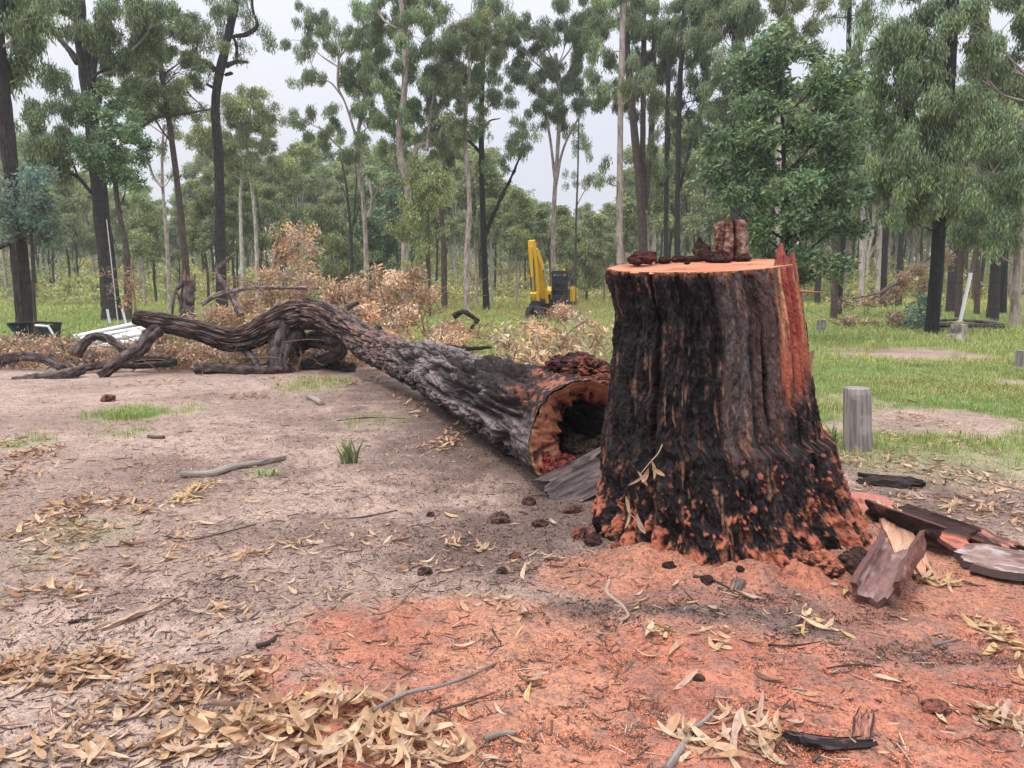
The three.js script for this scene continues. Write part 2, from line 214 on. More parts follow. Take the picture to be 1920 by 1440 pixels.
// ---------------------------------------------------------------- the big stump
const CUT = (x, z) => 1.735 + .045 * (x - STUMP.x) + .085 * (STUMP.z - z);
const stumpThing = thing('giant_stump', 'huge charred tree stump sawn flat with orange sawdust round its base', 'tree stump', V(0, 0, 0));
{
  const D = -STUMP.z, rows = [[1100, 1098, 1652], [1060, 1104, 1646], [1000, 1112, 1622], [940, 1124, 1590], [880, 1132, 1566], [815, 1140, 1548], [800, 1142, 1527], [740, 1148, 1516], [660, 1160, 1509], [600, 1165, 1503], [560, 1158, 1497], [530, 1149, 1491], [500, 1146, 1487], [440, 1146, 1485]];
  const prof = rows.map(([y, l, r]) => { const a = AT(l, y, D), b = AT(r, y, D); return [a.y, (a.x + b.x) / 2, (b.x - a.x) / 2]; }).sort((a, b) => a[0] - b[0]);
  const at = (h) => lut(prof, h);
  const surf = (phi, h, cut = true) => { // phi 0 faces the viewer, positive to the right
    const [cx, r] = at(h), s = Math.sin(phi), c = Math.cos(phi), low = 1 - sstep(.1, .75, h), base = h < .5 ? .5 - h : 0;
    let d = (fbm(s * 2.6 + 9, h * .35, c * 2.6, 3) - .5) * (.06 + .09 * low);
    const wob = (fbm(s * 3, h * 1.2, c * 3, 3) - .5) * .4, groove = ridge(s * 5.2 + wob, h * .3, c * 5.2 + 3, 2);
    d -= Math.pow(sstep(.78, .98, groove), 1.5) * .045;
    d += (ridge(s * 10 + wob * 2, h * .9, c * 10, 3) - .5) * .03 + (ridge(s * 34 + wob * 3, h * 2.2, c * 34, 2) - .5) * .022; d *= 1 - .5 * sstep(1.55, 1.73, h);
    const left = sstep(-.1, -.8, s), lump = fbm(s * 6, h * 6, c * 6 + 4, 4); d += (lump - .5) * (.03 + .05 * left + .05 * low);
    d += (fbm(s * 15, h * 8, c * 15, 4) - .5) * (.035 + .03 * low) + (fbm(s * 48, h * 26, c * 48, 2) - .5) * .02;
    // wood laid bare where the hinge tore, to the right of the front
    const lo = .98 + .1 * Math.sin(phi * 9) + .3 * (fbm(phi * 9, 2, 5, 3) - .5), el = sstep(.44, .47, s + (fbm(h * 5, 1, 3, 3) - .5) * .08), bare = el * (phi < 2 ? 1 : 0) * sstep(lo - .05, lo + .05, h) * (1 - sstep(.995, 1, s) * (c < 0 ? 1 : 0));
    if (bare > 0) { const sp = ridge(phi * 22, h * .7, 1, 2); d = mix(d, -.03 + (sp - .5) * .045 + (fbm(phi * 60, h * 2, 2, 2) - .5) * .02, bare); }
    // plate of paler bark
    const pl = sstep(-.16, -.11, s + (fbm(h * 4, 3, 1, 3) - .5) * .1) * (1 - sstep(.1, .15, s + (fbm(h * 4, 7, 2, 3) - .5) * .1)) * (c > 0 ? 1 : 0) * sstep(.45, .8, h + (fbm(s * 8, h * 3, 8, 3) - .5) * .5);
    if (pl > 0 && !bare) d = mix(d, .02 + (ridge(s * 24, h * 1.5, 5, 3) - .5) * .03 + (lump - .5) * .02, pl * .7);
    return { x: cx + (r + d) * s, z: STUMP.z + (r * .96 + d) * c, d, groove, lump, bare, pl, s, c, low };
  };
  const N = 620, Mv = 420;
  const phiOf = (u) => { const v = u * 2 - 1; return Math.PI * (v * .62 + .38 * v * v * v); };
  const body = sheet(N, Mv, (u, v) => {
    const phi = phiOf(u), h0 = mix(-.12, 1.735, v); let q = surf(phi, h0); const top = CUT(q.x, q.z); const h = v > .6 ? mix(h0, top, (v - .6) / .4) : h0; if (v > .6) q = surf(phi, Math.min(h, 1.8));
    const { s, c, groove, lump, bare, pl, low, d } = q;
    const f1 = fbm(s * 22, h * 6, c * 22, 4), f2 = fbm(s * 50, h * 30, c * 50 + 8, 3), f3 = fbm(s * 9, h * 3, c * 9, 3), st = ridge(s * 30, h * 1.2, c * 30, 2);
    let col = mix3([.008, .006, .0068], [.034, .025, .026], sstep(.45, .75, f1) * .8);
    col = mix3(col, [.07, .054, .053], sstep(.6, .78, f2) * .45 * sstep(-.4, .3, s));
    col = mix3(col, [.22, .075, .04], sstep(.63, .71, f1 * .45 + f2 * .4 + st * .15) * .65);                 // red wood in the cracks
    col = mix3(col, [.3, .16, .1], sstep(.62, .7, fbm(s * 30, h * 7 + 4, c * 30, 3)) * sstep(.48, .6, f3) * .6);
    if (pl > 0) { let b = mix3([.19, .15, .14], [.07, .05, .046], sstep(.4, .68, f1)); b = mix3(b, [.25, .2, .19], sstep(.58, .75, f2) * .6); b = mix3(b, [.16, .07, .05], sstep(.55, .7, f3) * .6); col = mix3(col, b, pl * .42 * sstep(.3, .6, f3 + .2)); }
    const brown = sstep(.13, .19, s) * (1 - sstep(.43, .47, s)) * (c > 0 ? 1 : 0) * sstep(.55, .95, h); if (brown > 0) col = mix3(col, mix3([.13, .082, .072], [.06, .035, .032], f1), brown * sstep(.35, .6, f3 + .12) * .9);
    if (groove > .78) col = mix3(col, [.007, .005, .006], sstep(.78, .9, groove) * .85 * (1 - bare));
    if (bare > 0) {
      const red = sstep(.6, .64, s + (f3 - .5) * .12) * (1 - sstep(.8, .84, s + (f3 - .5) * .06)); let b = mix3([.6, .33, .18], [.42, .16, .08], sstep(.42, .62, st * .5 + fbm(phi * 30, h * 3, 4, 3) * .5));
      b = mix3(b, [.27, .055, .042], red * sstep(.2, .5, f3 + .15)); b = mix3(b, [.36, .1, .06], sstep(1.38, 1.2, h + (f3 - .5) * .3) * .8); b = mix3(b, [.1, .07, .065], sstep(.56, .62, fbm(s * 14, h * 3.5, c * 14, 3)) * sstep(1.2, 1.5, h) * .85 * (1 - red)); b = mix3(b, [.08, .03, .028], sstep(.6, .72, f1) * .7 + sstep(.86, .8, h) * .3); b = mix3(b, [.05, .025, .025], sstep(1.12, 1.0, h + (f3 - .5) * .5) * .75 * sstep(.4, .6, f1 + .1));
      col = mix3(col, b, bare);
    }
    const rim = sstep(.035, .0, top - h + (f2 - .5) * .05); col = mix3(col, [.36, .14, .08], rim * .75 * sstep(.35, .5, f1));
    // sawdust caught on ledges, more of it low down and to the right
    const e = .008, up = surf(phi, h + .03).d - d, ledge = sstep(.002, .022, -up);
    let sd = sstep(.95, .0, h - .12 * s - .12) ; sd = sd * sd; const f4 = fbm(s * 12 + 3, h * 10, c * 12, 4); let w = sstep(.62 - .15 * sd, .7 - .15 * sd, f4 * .8 + ledge * .28 * (.3 + sd)) * sstep(0, .08, sd) ;
    const f5 = fbm(s * 26, h * 24, c * 26 + 2, 3), foot = sstep(.42 + .2 * s, .06, h + (f4 - .5) * .6) * (.55 + .45 * sstep(-.5, .3, s)); w = clamp(Math.max(w * (.25 + .75 * sstep(.02, .5, sd)), foot * sstep(.52, .58, f4 * .5 + f5 * .5 + .07 * sstep(.2, .0, h) + .05 * sstep(.0, .6, s) - .04 * sstep(-.1, -.5, s) + ledge * .1), sstep(.62, .68, f5 * .7 + f4 * .3) * sstep(1.0, .3, h - .25 * s)));
    if (bare < .5) col = mix3(col, mix3([.5, .17, .095], [.36, .11, .065], f2), w * .92);
    const ex = w * .011 * (.6 + f2);
    return [q.x + s * ex, h, q.z + c * ex, ...col, phi * 1.2, h];
  }, true);
  part('charred_trunk', body, M.hero, stumpThing, 'black charred bark with a paler grey strip and a torn red edge');
  // the sawn face
  const face = sheet(240, 60, (u, v) => {
    const phi = phiOf(u); let q = surf(phi, 1.72); const rr = v; const x = mix(STUMP.x - .12, q.x, rr), z = mix(STUMP.z, q.z, rr); const a = fbm(x * 5, z * 26, 3, 3), b = fbm(x * 40, z * 40, 3, 3);
    let col = mix3([.58, .26, .155], [.44, .16, .09], sstep(.35, .65, a)); col = mix3(col, [.2, .07, .045], sstep(.62, .74, a * .6 + b * .4)); const rim = sstep(.975, 1, rr); col = mix3(col, [.5, .24, .13], sstep(.9, .96, rr) * .6);
    const far = sstep(.1, .35, STUMP.z - z); col = mix3(col, [.15, .06, .045], far * sstep(.4, .55, b) * .6);
    return [x, CUT(x, z) + .002 + (a - .5) * .012 + far * (b - .4) * .03 - rim * .008, z, ...col, x, z];
  });
  part('sawn_face', face, M.heroRough, stumpThing, 'flat orange sawn top');
  // torn splinters along the right edge
  const shard = (px, d, y0, y1, w, t, seed, lean = 0) => {
    const a = AT(px, y0, d), b = AT(px + lean, y1, d), g = tube([a, a.clone().lerp(b, .4).add(V(.006, 0, .004)), a.clone().lerp(b, .75), b], (q) => w * (1 - q) ** .75 * (.75 + .5 * ridge(q * 5, seed, 2, 2)) + .003, { seg: 14, rings: 46, disp: (s, an) => (ridge(Math.cos(an) * 3 + seed, s * 2, Math.sin(an) * 3, 2) - .5) * w * .8, col: (s, an, p, q) => { const n = fbm(an * 3, s * 3, seed, 3), m = ridge(an * 5 + seed, s * 4, seed, 2); return mix3(mix3([.34, .075, .055], [.5, .2, .11], sstep(.45, .65, n) * t), [.12, .035, .03], sstep(.66, .85, m)); } });
    part('splinter', g, M.wood, stumpThing);
  };
  shard(1464, 4.56, 540, 456, .036, .35, 1, 0); shard(1475, 4.58, 545, 480, .026, .5, 7, 0); shard(1485, 4.64, 560, 474, .026, .6, 2, 1); shard(1493, 4.7, 590, 526, .014, .9, 3, 1); shard(1479, 4.6, 540, 503, .02, .2, 4, 1); shard(1455, 4.52, 530, 487, .016, .9, 5, 0); shard(1503, 4.84, 660, 588, .016, .3, 6, -2);
  part('splinter', tube([AT(1493, 546, 4.66), AT(1510, 547, 4.62), AT(1540, 548, 4.6)], [.013, .003], { seg: 6, col: () => [.5, .22, .11] }), M.wood, stumpThing, 'thin orange sliver sticking out sideways');
  part('splinter', tube([AT(1522, 660, 4.9), AT(1512, 730, 4.78), AT(1519, 830, 4.8)], [.012, .03], { seg: 8, disp: (s, a) => (ridge(a * 2, s * 5, 2, 2) - .5) * .02, col: (s, a) => mix3([.5, .25, .13], [.1, .05, .04], sstep(.5, .6, fbm(a * 2, s * 6, 1, 3))) }), M.wood, stumpThing);
  // the upright remnant left standing at the back, and crumbs on the sawn face
  const d0 = 5.12, b0 = AT(1369, 496, d0), b1 = AT(1371, 414, d0);
  part('standing_remnant', tube([b0.clone().add(V(0, -.08, 0)), b0, b0.clone().lerp(b1, .5), b1.clone().add(V(0, -.03, 0)), b1], (t) => mix(.125, .1, t) * (t > .96 ? .8 : 1), { seg: 110, rings: 90,
    disp: (s, a, p) => { const w = (fbm(p[0] * 9, p[1] * 5, p[2] * 9, 3) - .5) * .5, f = ridge(Math.cos(a) * 3.4 + w, s * .8, Math.sin(a) * 3.4, 2); return -.04 * sstep(.6, .95, f) + (fbm(p[0] * 34, p[1] * 34, p[2] * 34, 4) - .5) * .06 + (s > .32 ? (fbm(p[0] * 20, 1, p[2] * 20, 2) - .5) * .06 : 0); },
    col: (s, a, p, t, dr) => { const n = fbm(p[0] * 45, p[1] * 45, p[2] * 45, 3), m = fbm(p[0] * 12, p[1] * 9, p[2] * 12, 3), f = ridge(Math.cos(a) * 3.4, s * .8, Math.sin(a) * 3.4, 2); let c = mix3([.13, .055, .045], [.24, .145, .115], sstep(.4, .6, m)); c = mix3(c, [.42, .36, .27], sstep(.52, .6, n) * .85 * sstep(-.3, .4, Math.cos(a * 1 + 1) + .3)); c = mix3(c, [.05, .022, .02], sstep(.7, .9, f)); return c; } }), M.heroRough, stumpThing, 'upright reddish brown crumbly chunk standing on the cut');
  const crumb = (px, py, d, w, h, seed, pal) => { const g = new THREE.IcosahedronGeometry(1, 12), p = g.attributes.position, C = new Float32Array(p.count * 3), o = AT(px, py, d); for (let i = 0; i < p.count; i++) { const v = V(p.getX(i), p.getY(i), p.getZ(i)), n = fbm(v.x * 2 + seed, v.y * 2, v.z * 2, 4), m = ridge(v.x * 2.5 + seed, v.y * 4, v.z * 2.5, 3), k = .45 + .7 * n + .35 * (m - .5); C.set(mix3(pal[0], pal[1], sstep(.4, .62, m * .5 + n * .5)), i * 3); p.setXYZ(i, o.x + v.x * w * k, o.y + v.y * h * k, o.z + v.z * w * .8 * k); } g.setAttribute('color', new THREE.BufferAttribute(C, 3)); g.computeVertexNormals(); return g; };
  const red = [[.28, .09, .07], [.07, .026, .025]], brn = [[.2, .09, .07], [.05, .028, .026]];
  [[1206, 484, 5.0, .1, .045, 1, red], [1192, 489, 4.95, .06, .03, 2, red], [1246, 488, 5.1, .05, .026, 3, brn], [1272, 486, 5.15, .06, .03, 4, brn], [1300, 487, 5.15, .07, .03, 5, brn], [1318, 478, 5.18, .075, .07, 6, brn], [1312, 468, 5.2, .04, .08, 7, brn], [1334, 482, 5.05, .06, .045, 8, brn], [1392, 485, 5.0, .06, .035, 9, brn], [1350, 488, 4.98, .07, .03, 12, brn], [1232, 492, 4.75, .018, .01, 10, brn], [1288, 493, 4.7, .022, .012, 11, brn], [1220, 478, 5.05, .045, .03, 14, red]].forEach((a) => part('crumb', crumb(...a), M.heroRough, stumpThing));
  // root toes and clods caked with sawdust at the foot
  for (let i = 0; i < 22; i++) { const phi = mix(-1.5, 1.6, R0()), q = surf(phi, .1), w = .025 + .09 * R0() * R0(), out = (R0() - .35) * .2, o = V(q.x + Math.sin(phi) * out, 0, q.z + Math.cos(phi) * out); o.y = gh(o.x, o.z); const g = new THREE.IcosahedronGeometry(1, 10), p = g.attributes.position, C = new Float32Array(p.count * 3); for (let k = 0; k < p.count; k++) { const v = V(p.getX(k), p.getY(k), p.getZ(k)), n = fbm(v.x * 1.6 + i * 3, v.y * 1.6, v.z * 1.6, 4), m = fbm(v.x * 6, v.y * 6 + i, v.z * 6, 2), kk = .4 + .95 * n; C.set(mix3([.022, .016, .016], i % 3 === 0 ? [.44, .15, .085] : [.08, .04, .035], sstep(.5, .62, m + v.y * .22)), k * 3); p.setXYZ(k, o.x + v.x * w * kk, o.y + v.y * w * .75 * kk, o.z + v.z * w * kk); } g.setAttribute('color', new THREE.BufferAttribute(C, 3)); g.computeVertexNormals(); part('root_clod', g, M.heroRough, stumpThing); }
}

let lumpGeo, limb;
// ---------------------------------------------------------------- the fallen trunk
const logThing = thing('fallen_tree', 'big felled tree lying hollow end forward, its bent limbs resting on brown brush', 'fallen tree', V(0, 0, 0));
const logPath = [[1090, 822, 6.02, .43], [985, 776, 7.0, .415], [893, 737, 8.5, .375], [812, 694, 10.2, .335], [742, 668, 11.7, .285], [684, 640, 13.0, .265], [644, 612, 13.7, .26], [604, 594, 14.1, .28], [562, 592, 14.4, .3], [512, 610, 14.5, .27], [468, 632, 14.5, .235], [430, 637, 14.4, .21], [380, 623, 14.3, .185], [332, 612, 14.2, .175], [286, 602, 14.1, .165], [250, 594, 14.0, .12]];
{
  const pts = logPath.map(([x, y, d]) => AT(x, y, d)), curve = new THREE.CatmullRomCurve3(pts, false, 'centripetal');
  // radius by arc length
  const L = curve.getLength(), cum = pts.map((p, i) => i / (pts.length - 1)), lens = curve.getLengths(600), rt = [];
  cum.forEach((t, i) => rt.push([lens[Math.round(t * 600)] / L, logPath[i][3]]));
  const rad = (t) => lut(rt, t)[0];
  const near = (s) => 1 - sstep(3, 9, s);
  const bark = (s, a, p, dir) => {
    const ca = Math.cos(a), sa = Math.sin(a), R = 1; const w = (fbm(ca * 2 + 4, s * 1.1, sa * 2, 3) - .5) * 1.6;
    const fs = mix(1, 2.4, sstep(3, 9, s)), plate = ridge(ca * 5 + w, s * .9 * fs, sa * 5 + w * .5, 2), plate2 = ridge(ca * 10 + w * 2, s * 2.6 * fs + 4, sa * 10, 2), cross = fbm(ca * 7, s * 5, sa * 7 + 3, 3);
    return { plate, plate2, cross };
  };
  const disp = (s, a, p, t, dir) => {
    const b = bark(s, a, p), ca = Math.cos(a), sa = Math.sin(a), r = rad(t), k = clamp(r / .4);
    let d = -Math.pow(sstep(.62, .97, b.plate), 1.2) * .075 * k - sstep(.7, .98, b.plate2) * .03 * k + (b.cross - .5) * .08 * k + (fbm(ca * 22, s * 20, sa * 22, 3) - .5) * .045 * k;
    d += (fbm(ca * 1.2 + 3, s * .8, sa * 1.2, 2) - .5) * .16 * k;
    d *= mix(.18, 1, sstep(.0, .55, s)); d += .05 * sstep(.9, .35, s) * (.4 + fbm(ca * 3, s * 3, sa * 3, 3)) ;
    d += dir[1] > 0 ? .09 * Math.exp(-(((s - 1.15) / .5) ** 2)) * dir[1] * .8 : 0;
    d += .06 * Math.exp(-(((s - 2.2) / .4) ** 2)) * sstep(.2, .9, dir[1]);
    return d;
  };
  const col = (s, a, p, t, dr, dir) => {
    const b = bark(s, a, p), ca = Math.cos(a), sa = Math.sin(a), f = fbm(ca * 14, s * 9, sa * 14, 4), f2 = fbm(p[0] * 30, p[1] * 30, p[2] * 30, 3), f3 = fbm(ca * 3 + 8, s * 1.4, sa * 3, 3);
    let c = mix3([.235, .195, .19], [.1, .078, .074], sstep(.4, .68, f)); c = mix3(c, [.31, .27, .265], sstep(.55, .72, f2) * .6);
    c = mix3(c, [.3, .15, .1], sstep(.56, .7, b.plate2 * .6 + f3 * .5) * sstep(4, 8, s) * .7);
    c = mix3(c, [.2, .08, .05], sstep(.6, .75, f3 * .5 + f * .5) * .4);
    c = mix3(c, [.022, .017, .018], sstep(.6, .85, b.plate) * .9); c = mix3(c, [.03, .022, .022], sstep(.72, .92, b.plate2) * .8);
    const charAndUnderside = Math.max(sstep(.15, .7, dir[1] + (f3 - .5) * .8) * sstep(2.1, 1.5, s + (f3 - .5)) , sstep(-.2, -.7, dir[1] + (f3 - .5) * .7) * .75, Math.exp(-(((s - 2.0) / .3) ** 2)) * sstep(.1, .5, dir[1] + f3 - .5)); c = mix3(c, mix3([.011, .008, .009], [.045, .032, .031], f2), sstep(.35, .62, clamp(charAndUnderside) * .75 + (f - .5) * .9 + (f2 - .5) * .5 + .1) * .95);  // char on top near the cut end; underside darker all along
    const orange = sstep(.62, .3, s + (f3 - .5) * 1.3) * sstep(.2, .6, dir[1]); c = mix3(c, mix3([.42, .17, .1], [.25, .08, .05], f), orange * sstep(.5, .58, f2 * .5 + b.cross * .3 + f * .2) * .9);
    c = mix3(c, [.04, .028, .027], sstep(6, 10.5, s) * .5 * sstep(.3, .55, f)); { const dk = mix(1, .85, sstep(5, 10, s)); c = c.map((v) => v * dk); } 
    return c;
  };
  // ring spacing is fine at the near end
  const S = []; let s0 = 0; while (s0 < L) { S.push(s0); s0 += mix(.013, .04, sstep(1, 11, s0)); } S.push(L);
  const fr = curve.computeFrenetFrames(900, false), NS = 230;
  const frame = (t) => { const k = clamp(t) * 900, i = Math.min(899, Math.floor(k)), f = k - i; return [fr.normals[i].clone().lerp(fr.normals[i + 1], f).normalize(), fr.binormals[i].clone().lerp(fr.binormals[i + 1], f).normalize()]; };
  const ringPoint = (s, a, extra = 0) => { const t = s / L, c = curve.getPointAt(clamp(t)), [N, B] = frame(t), dir = N.clone().multiplyScalar(Math.cos(a)).addScaledVector(B, Math.sin(a)), r = rad(t), p = c.clone().addScaledVector(dir, r), dr = disp(s, a, p.toArray(), t, dir.toArray()); return { p: c.clone().addScaledVector(dir, r + dr + extra), c, dir, dr, r }; };
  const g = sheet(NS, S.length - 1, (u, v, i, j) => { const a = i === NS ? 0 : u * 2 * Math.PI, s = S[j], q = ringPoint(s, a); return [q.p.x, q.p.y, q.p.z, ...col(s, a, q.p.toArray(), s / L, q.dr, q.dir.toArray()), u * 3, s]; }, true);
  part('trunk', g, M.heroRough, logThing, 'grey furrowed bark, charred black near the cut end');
  // far end cut
  { const e = sheet(40, 3, (u, v) => { const q = ringPoint(L, u === 1 ? 0 : u * 2 * Math.PI), p = q.c.clone().lerp(q.p, v); return [p.x, p.y, p.z, .3, .2, .14]; }); part('limb_end', e, M.wood, logThing); }
  // the cut face: a ring of orange wood round a burnt hollow that opens to the lower right
  const T0 = curve.getTangentAt(0), [N0, B0] = frame(0), C0 = curve.getPointAt(0);
  const rgt = V(-T0.z, 0, T0.x).normalize().multiplyScalar(-1); if (rgt.x < 0) rgt.multiplyScalar(-1); const upv = rgt.clone().cross(T0).normalize(); if (upv.y < 0) upv.multiplyScalar(-1);
  const hol = (ang) => { // hollow outline round its own centre, in face coordinates (right, up)
    const n = fbm(Math.cos(ang) * 1.6 + 2, Math.sin(ang) * 1.6, 4, 4), cx = .165, cy = -.04; const r = .285 * (1 + .12 * Math.cos(ang - .5)) * (.72 + .56 * n); const j = 1 + (fbm(Math.cos(ang) * 7, Math.sin(ang) * 7, 6, 3) - .5) * .35; return [cx + Math.cos(ang) * r * 1.05 * j, cy + Math.sin(ang) * r * 1.02 * j]; };
  const angOf = (dir) => Math.atan2(dir.dot(upv), dir.dot(rgt));
  const NF = 260, face = sheet(NF, 46, (u, v) => {
    const a = u === 1 ? 0 : u * 2 * Math.PI, q = ringPoint(0, a), an = angOf(q.dir), h = hol(an), hi = C0.clone().addScaledVector(rgt, h[0]).addScaledVector(upv, h[1]); const p = q.p.clone().lerp(hi, v);
    const fx = p.clone().sub(C0), X = fx.dot(rgt), Y = fx.dot(upv), rr = Math.hypot(X, Y); const wv = fbm(X * 3, Y * 3, 1, 3) * .5, rings = vn((rr + wv * .12) * 46, an * .6, 2), grainn = fbm(X * 30, Y * 30, 2, 3), crack = ridge(an * 2.2 + 2, rr * 3.5 + wv, 3, 2);
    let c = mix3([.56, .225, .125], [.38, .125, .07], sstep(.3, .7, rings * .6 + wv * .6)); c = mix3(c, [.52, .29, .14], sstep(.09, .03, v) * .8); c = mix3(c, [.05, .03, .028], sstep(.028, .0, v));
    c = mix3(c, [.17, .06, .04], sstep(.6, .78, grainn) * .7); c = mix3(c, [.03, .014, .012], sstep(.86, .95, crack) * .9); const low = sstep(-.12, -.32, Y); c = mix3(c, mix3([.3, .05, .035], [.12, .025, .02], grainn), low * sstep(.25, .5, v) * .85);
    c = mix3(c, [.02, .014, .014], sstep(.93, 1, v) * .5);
    const dep = v * v * .16 + (rings - .5) * .012 + sstep(.84, .95, crack) * .02 + low * (grainn - .5) * .07 * v + (grainn - .5) * .018 + .12 * sstep(0, .4, Y) * v; p.addScaledVector(T0, dep + (fbm(Math.cos(an) * 3, Math.sin(an) * 3, 7, 4) - .5) * .16 * (.3 + .7 * v) + (fbm(Math.cos(an) * 12, Math.sin(an) * 12, v * 3, 3) - .5) * .05 - .03 * sstep(-.1, .35, Y) * (1 - v));
    return [p.x, p.y, p.z, ...c, X * 2, Y * 2];
  });
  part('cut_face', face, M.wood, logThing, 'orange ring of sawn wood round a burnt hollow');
  const hollow = sheet(180, 90, (u, v) => {
    const a = u === 1 ? 0 : u * 2 * Math.PI, q0 = ringPoint(0, a), an = angOf(q0.dir), h = hol(an), d = v * 2.2; const cx = .08, cy = -.03, sh = 1 - .55 * sstep(.3, 1, v), n = fbm(h[0] * 9, h[1] * 9, d * 5, 4);
    const X = cx + (h[0] - cx) * sh * (1 + (n - .5) * .6 * sstep(0, .12, v)), Y = cy + (h[1] - cy) * sh * (1 + (n - .5) * .6 * sstep(0, .12, v)); const c = curve.getPointAt(d / L), t = curve.getTangentAt(d / L), r2 = V(-t.z, 0, t.x).normalize(); if (r2.x < 0) r2.multiplyScalar(-1); const u2 = r2.clone().cross(t).normalize(); if (u2.y < 0) u2.multiplyScalar(-1);
    const p = c.addScaledVector(r2, X).addScaledVector(u2, Y); if (v < .12) p.addScaledVector(T0, .16 * (1 - v / .12) + (Y > 0 ? .12 * sstep(0, .4, h[1]) * (1 - v / .12) : 0));
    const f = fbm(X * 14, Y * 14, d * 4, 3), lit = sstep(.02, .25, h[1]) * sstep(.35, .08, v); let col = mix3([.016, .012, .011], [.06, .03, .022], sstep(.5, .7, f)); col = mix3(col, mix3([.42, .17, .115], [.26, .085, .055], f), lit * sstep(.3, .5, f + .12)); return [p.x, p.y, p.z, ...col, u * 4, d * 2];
  });
  part('hollow', hollow, M.heroRough, logThing, 'burnt black hollow inside the trunk');
  // red crumbling wood low in the face
  lumpGeo = (o, w, h, dd, seed, pal, det = 14) => { const g = new THREE.IcosahedronGeometry(1, det), p = g.attributes.position, C = new Float32Array(p.count * 3); for (let i = 0; i < p.count; i++) { const v = V(p.getX(i), p.getY(i), p.getZ(i)), n = fbm(v.x * w * 9 + seed, v.y * h * 9, v.z * dd * 9, 4), m = fbm(v.x * w * 34 + seed, v.y * h * 34, v.z * dd * 34, 4), k = .35 + .95 * n + .6 * (m - .5); C.set(mix3(pal[0], pal[1], sstep(.4, .6, m)), i * 3); p.setXYZ(i, o.x + v.x * w * k, o.y + v.y * h * k, o.z + v.z * dd * k); } g.setAttribute('color', new THREE.BufferAttribute(C, 3)); g.computeVertexNormals(); return g; };
  
  const redp = [[.09, .025, .022], [.34, .06, .045]];
  [[1036, 882, 5.9, .12, .09], [1062, 868, 6.0, .1, .07], [1022, 858, 5.95, .06, .08], [1052, 900, 5.86, .1, .06], [1085, 880, 6.0, .1, .06]].forEach(([x, y, d, w, h], i) => part('crumbling_wood', lumpGeo(AT(x, y, d), w, h, w, 20 + i, redp), M.hero, logThing));
  [[1110, 850, 6.2, .2, .1], [1085, 838, 6.35, .16, .1], [1140, 842, 6.25, .16, .12]].forEach(([x, y, d, w, h], i) => part('crumbling_wood', lumpGeo(AT(x, y, d), w, h, w, 26 + i, [[.03, .02, .017], [.11, .07, .05]]), M.heroRough, logThing));
  // gum-crusted burl on top, near the cut
  const gum = [[.014, .009, .01], [.2, .06, .035]], gum2 = [[.02, .01, .011], [.085, .024, .026]];
  [[1062, 690, 6.75, .24, .11, gum2], [1035, 703, 6.8, .18, .1, gum2], [1100, 698, 6.6, .2, .12, gum], [1082, 676, 6.8, .15, .08, gum2], [1048, 684, 6.85, .13, .09, gum2], [1060, 720, 6.5, .2, .09, gum], [1020, 728, 6.65, .17, .08, gum], [1110, 722, 6.4, .2, .09, gum], [1140, 716, 6.35, .2, .07, gum], [1090, 735, 6.3, .15, .06, gum], [985, 716, 7.0, .2, .08, gum2], [940, 712, 7.5, .17, .09, gum2], [920, 706, 7.8, .13, .07, gum2], [1000, 700, 7.1, .13, .06, gum], [1120, 688, 6.7, .12, .08, gum2]].forEach(([x, y, d, w, h, pal], i) => part('burl', lumpGeo(AT(x, y, d), w, h, w, 40 + i, pal, 18), M.hero, logThing));
  // limbs
  const limbDisp = (r) => (s, a, p) => (ridge(Math.cos(a) * 3 + (fbm(p[0] * 4, p[1] * 4, p[2] * 4, 2) - .5) * 2, s * 1.2, Math.sin(a) * 3, 2) - .55) * -.5 * r + (fbm(p[0] * 14, p[1] * 14, p[2] * 14, 3) - .5) * .6 * r + (fbm(p[0] * 2.5, p[1] * 2.5, p[2] * 2.5, 2) - .5) * .35 * r;
  const limbCol = (k) => (s, a, p) => { const n = fbm(p[0] * 12, p[1] * 12, p[2] * 12, 4), f = ridge(Math.cos(a) * 3, s * 1.2, Math.sin(a) * 3, 2); let c = mix3([.17 * k, .135 * k, .13 * k], [.06 * k, .045 * k, .042 * k], sstep(.4, .65, n)); c = mix3(c, [.02, .015, .015], sstep(.65, .9, f)); return mix3(c, [.2 * k, .08 * k, .06 * k], sstep(.62, .75, n) * .5); };
  limb = (name, list, r0, r1, parent, k = 1, seg = 22, label) => { const p = list.map(([x, y, d]) => AT(x, y, d)); return part(name, tube(p, [r0, r1], { seg, step: Math.max(.012, r0 * .22), disp: limbDisp((r0 + r1) / 2), col: limbCol(k) }), M.heroRough, parent, label); };
  limb('limb', [[548, 618, 14.5], [530, 650, 14.3], [524, 680, 14.1], [522, 712, 14]], .3, .2, logThing, .7, 40);
  limb('limb', [[300, 612, 14.1], [278, 632, 14], [262, 655, 13.9], [240, 668, 13.8], [215, 684, 13.7], [188, 706, 13.6]], .13, .1, logThing, .9, 30);
  limb('limb', [[470, 640, 14.5], [462, 655, 14.5], [478, 676, 14.2], [488, 698, 14]], .08, .06, logThing, .8);
  limb('limb', [[640, 640, 13.9], [600, 636, 14.6], [572, 640, 15], [556, 655, 15.2], [540, 690, 15.2]], .2, .13, logThing, .6, 30);
  limb('limb', [[565, 585, 14.4], [566, 572, 14.4], [562, 562, 14.5]], .14, .07, logThing, .9);
  limb('limb', [[640, 600, 14], [648, 582, 14.2], [662, 572, 14.4], [672, 568, 14.5]], .06, .035, logThing, .6);
  limb('limb', [[690, 640, 13.4], [700, 622, 13.6], [712, 614, 13.8]], .09, .05, logThing, .4);
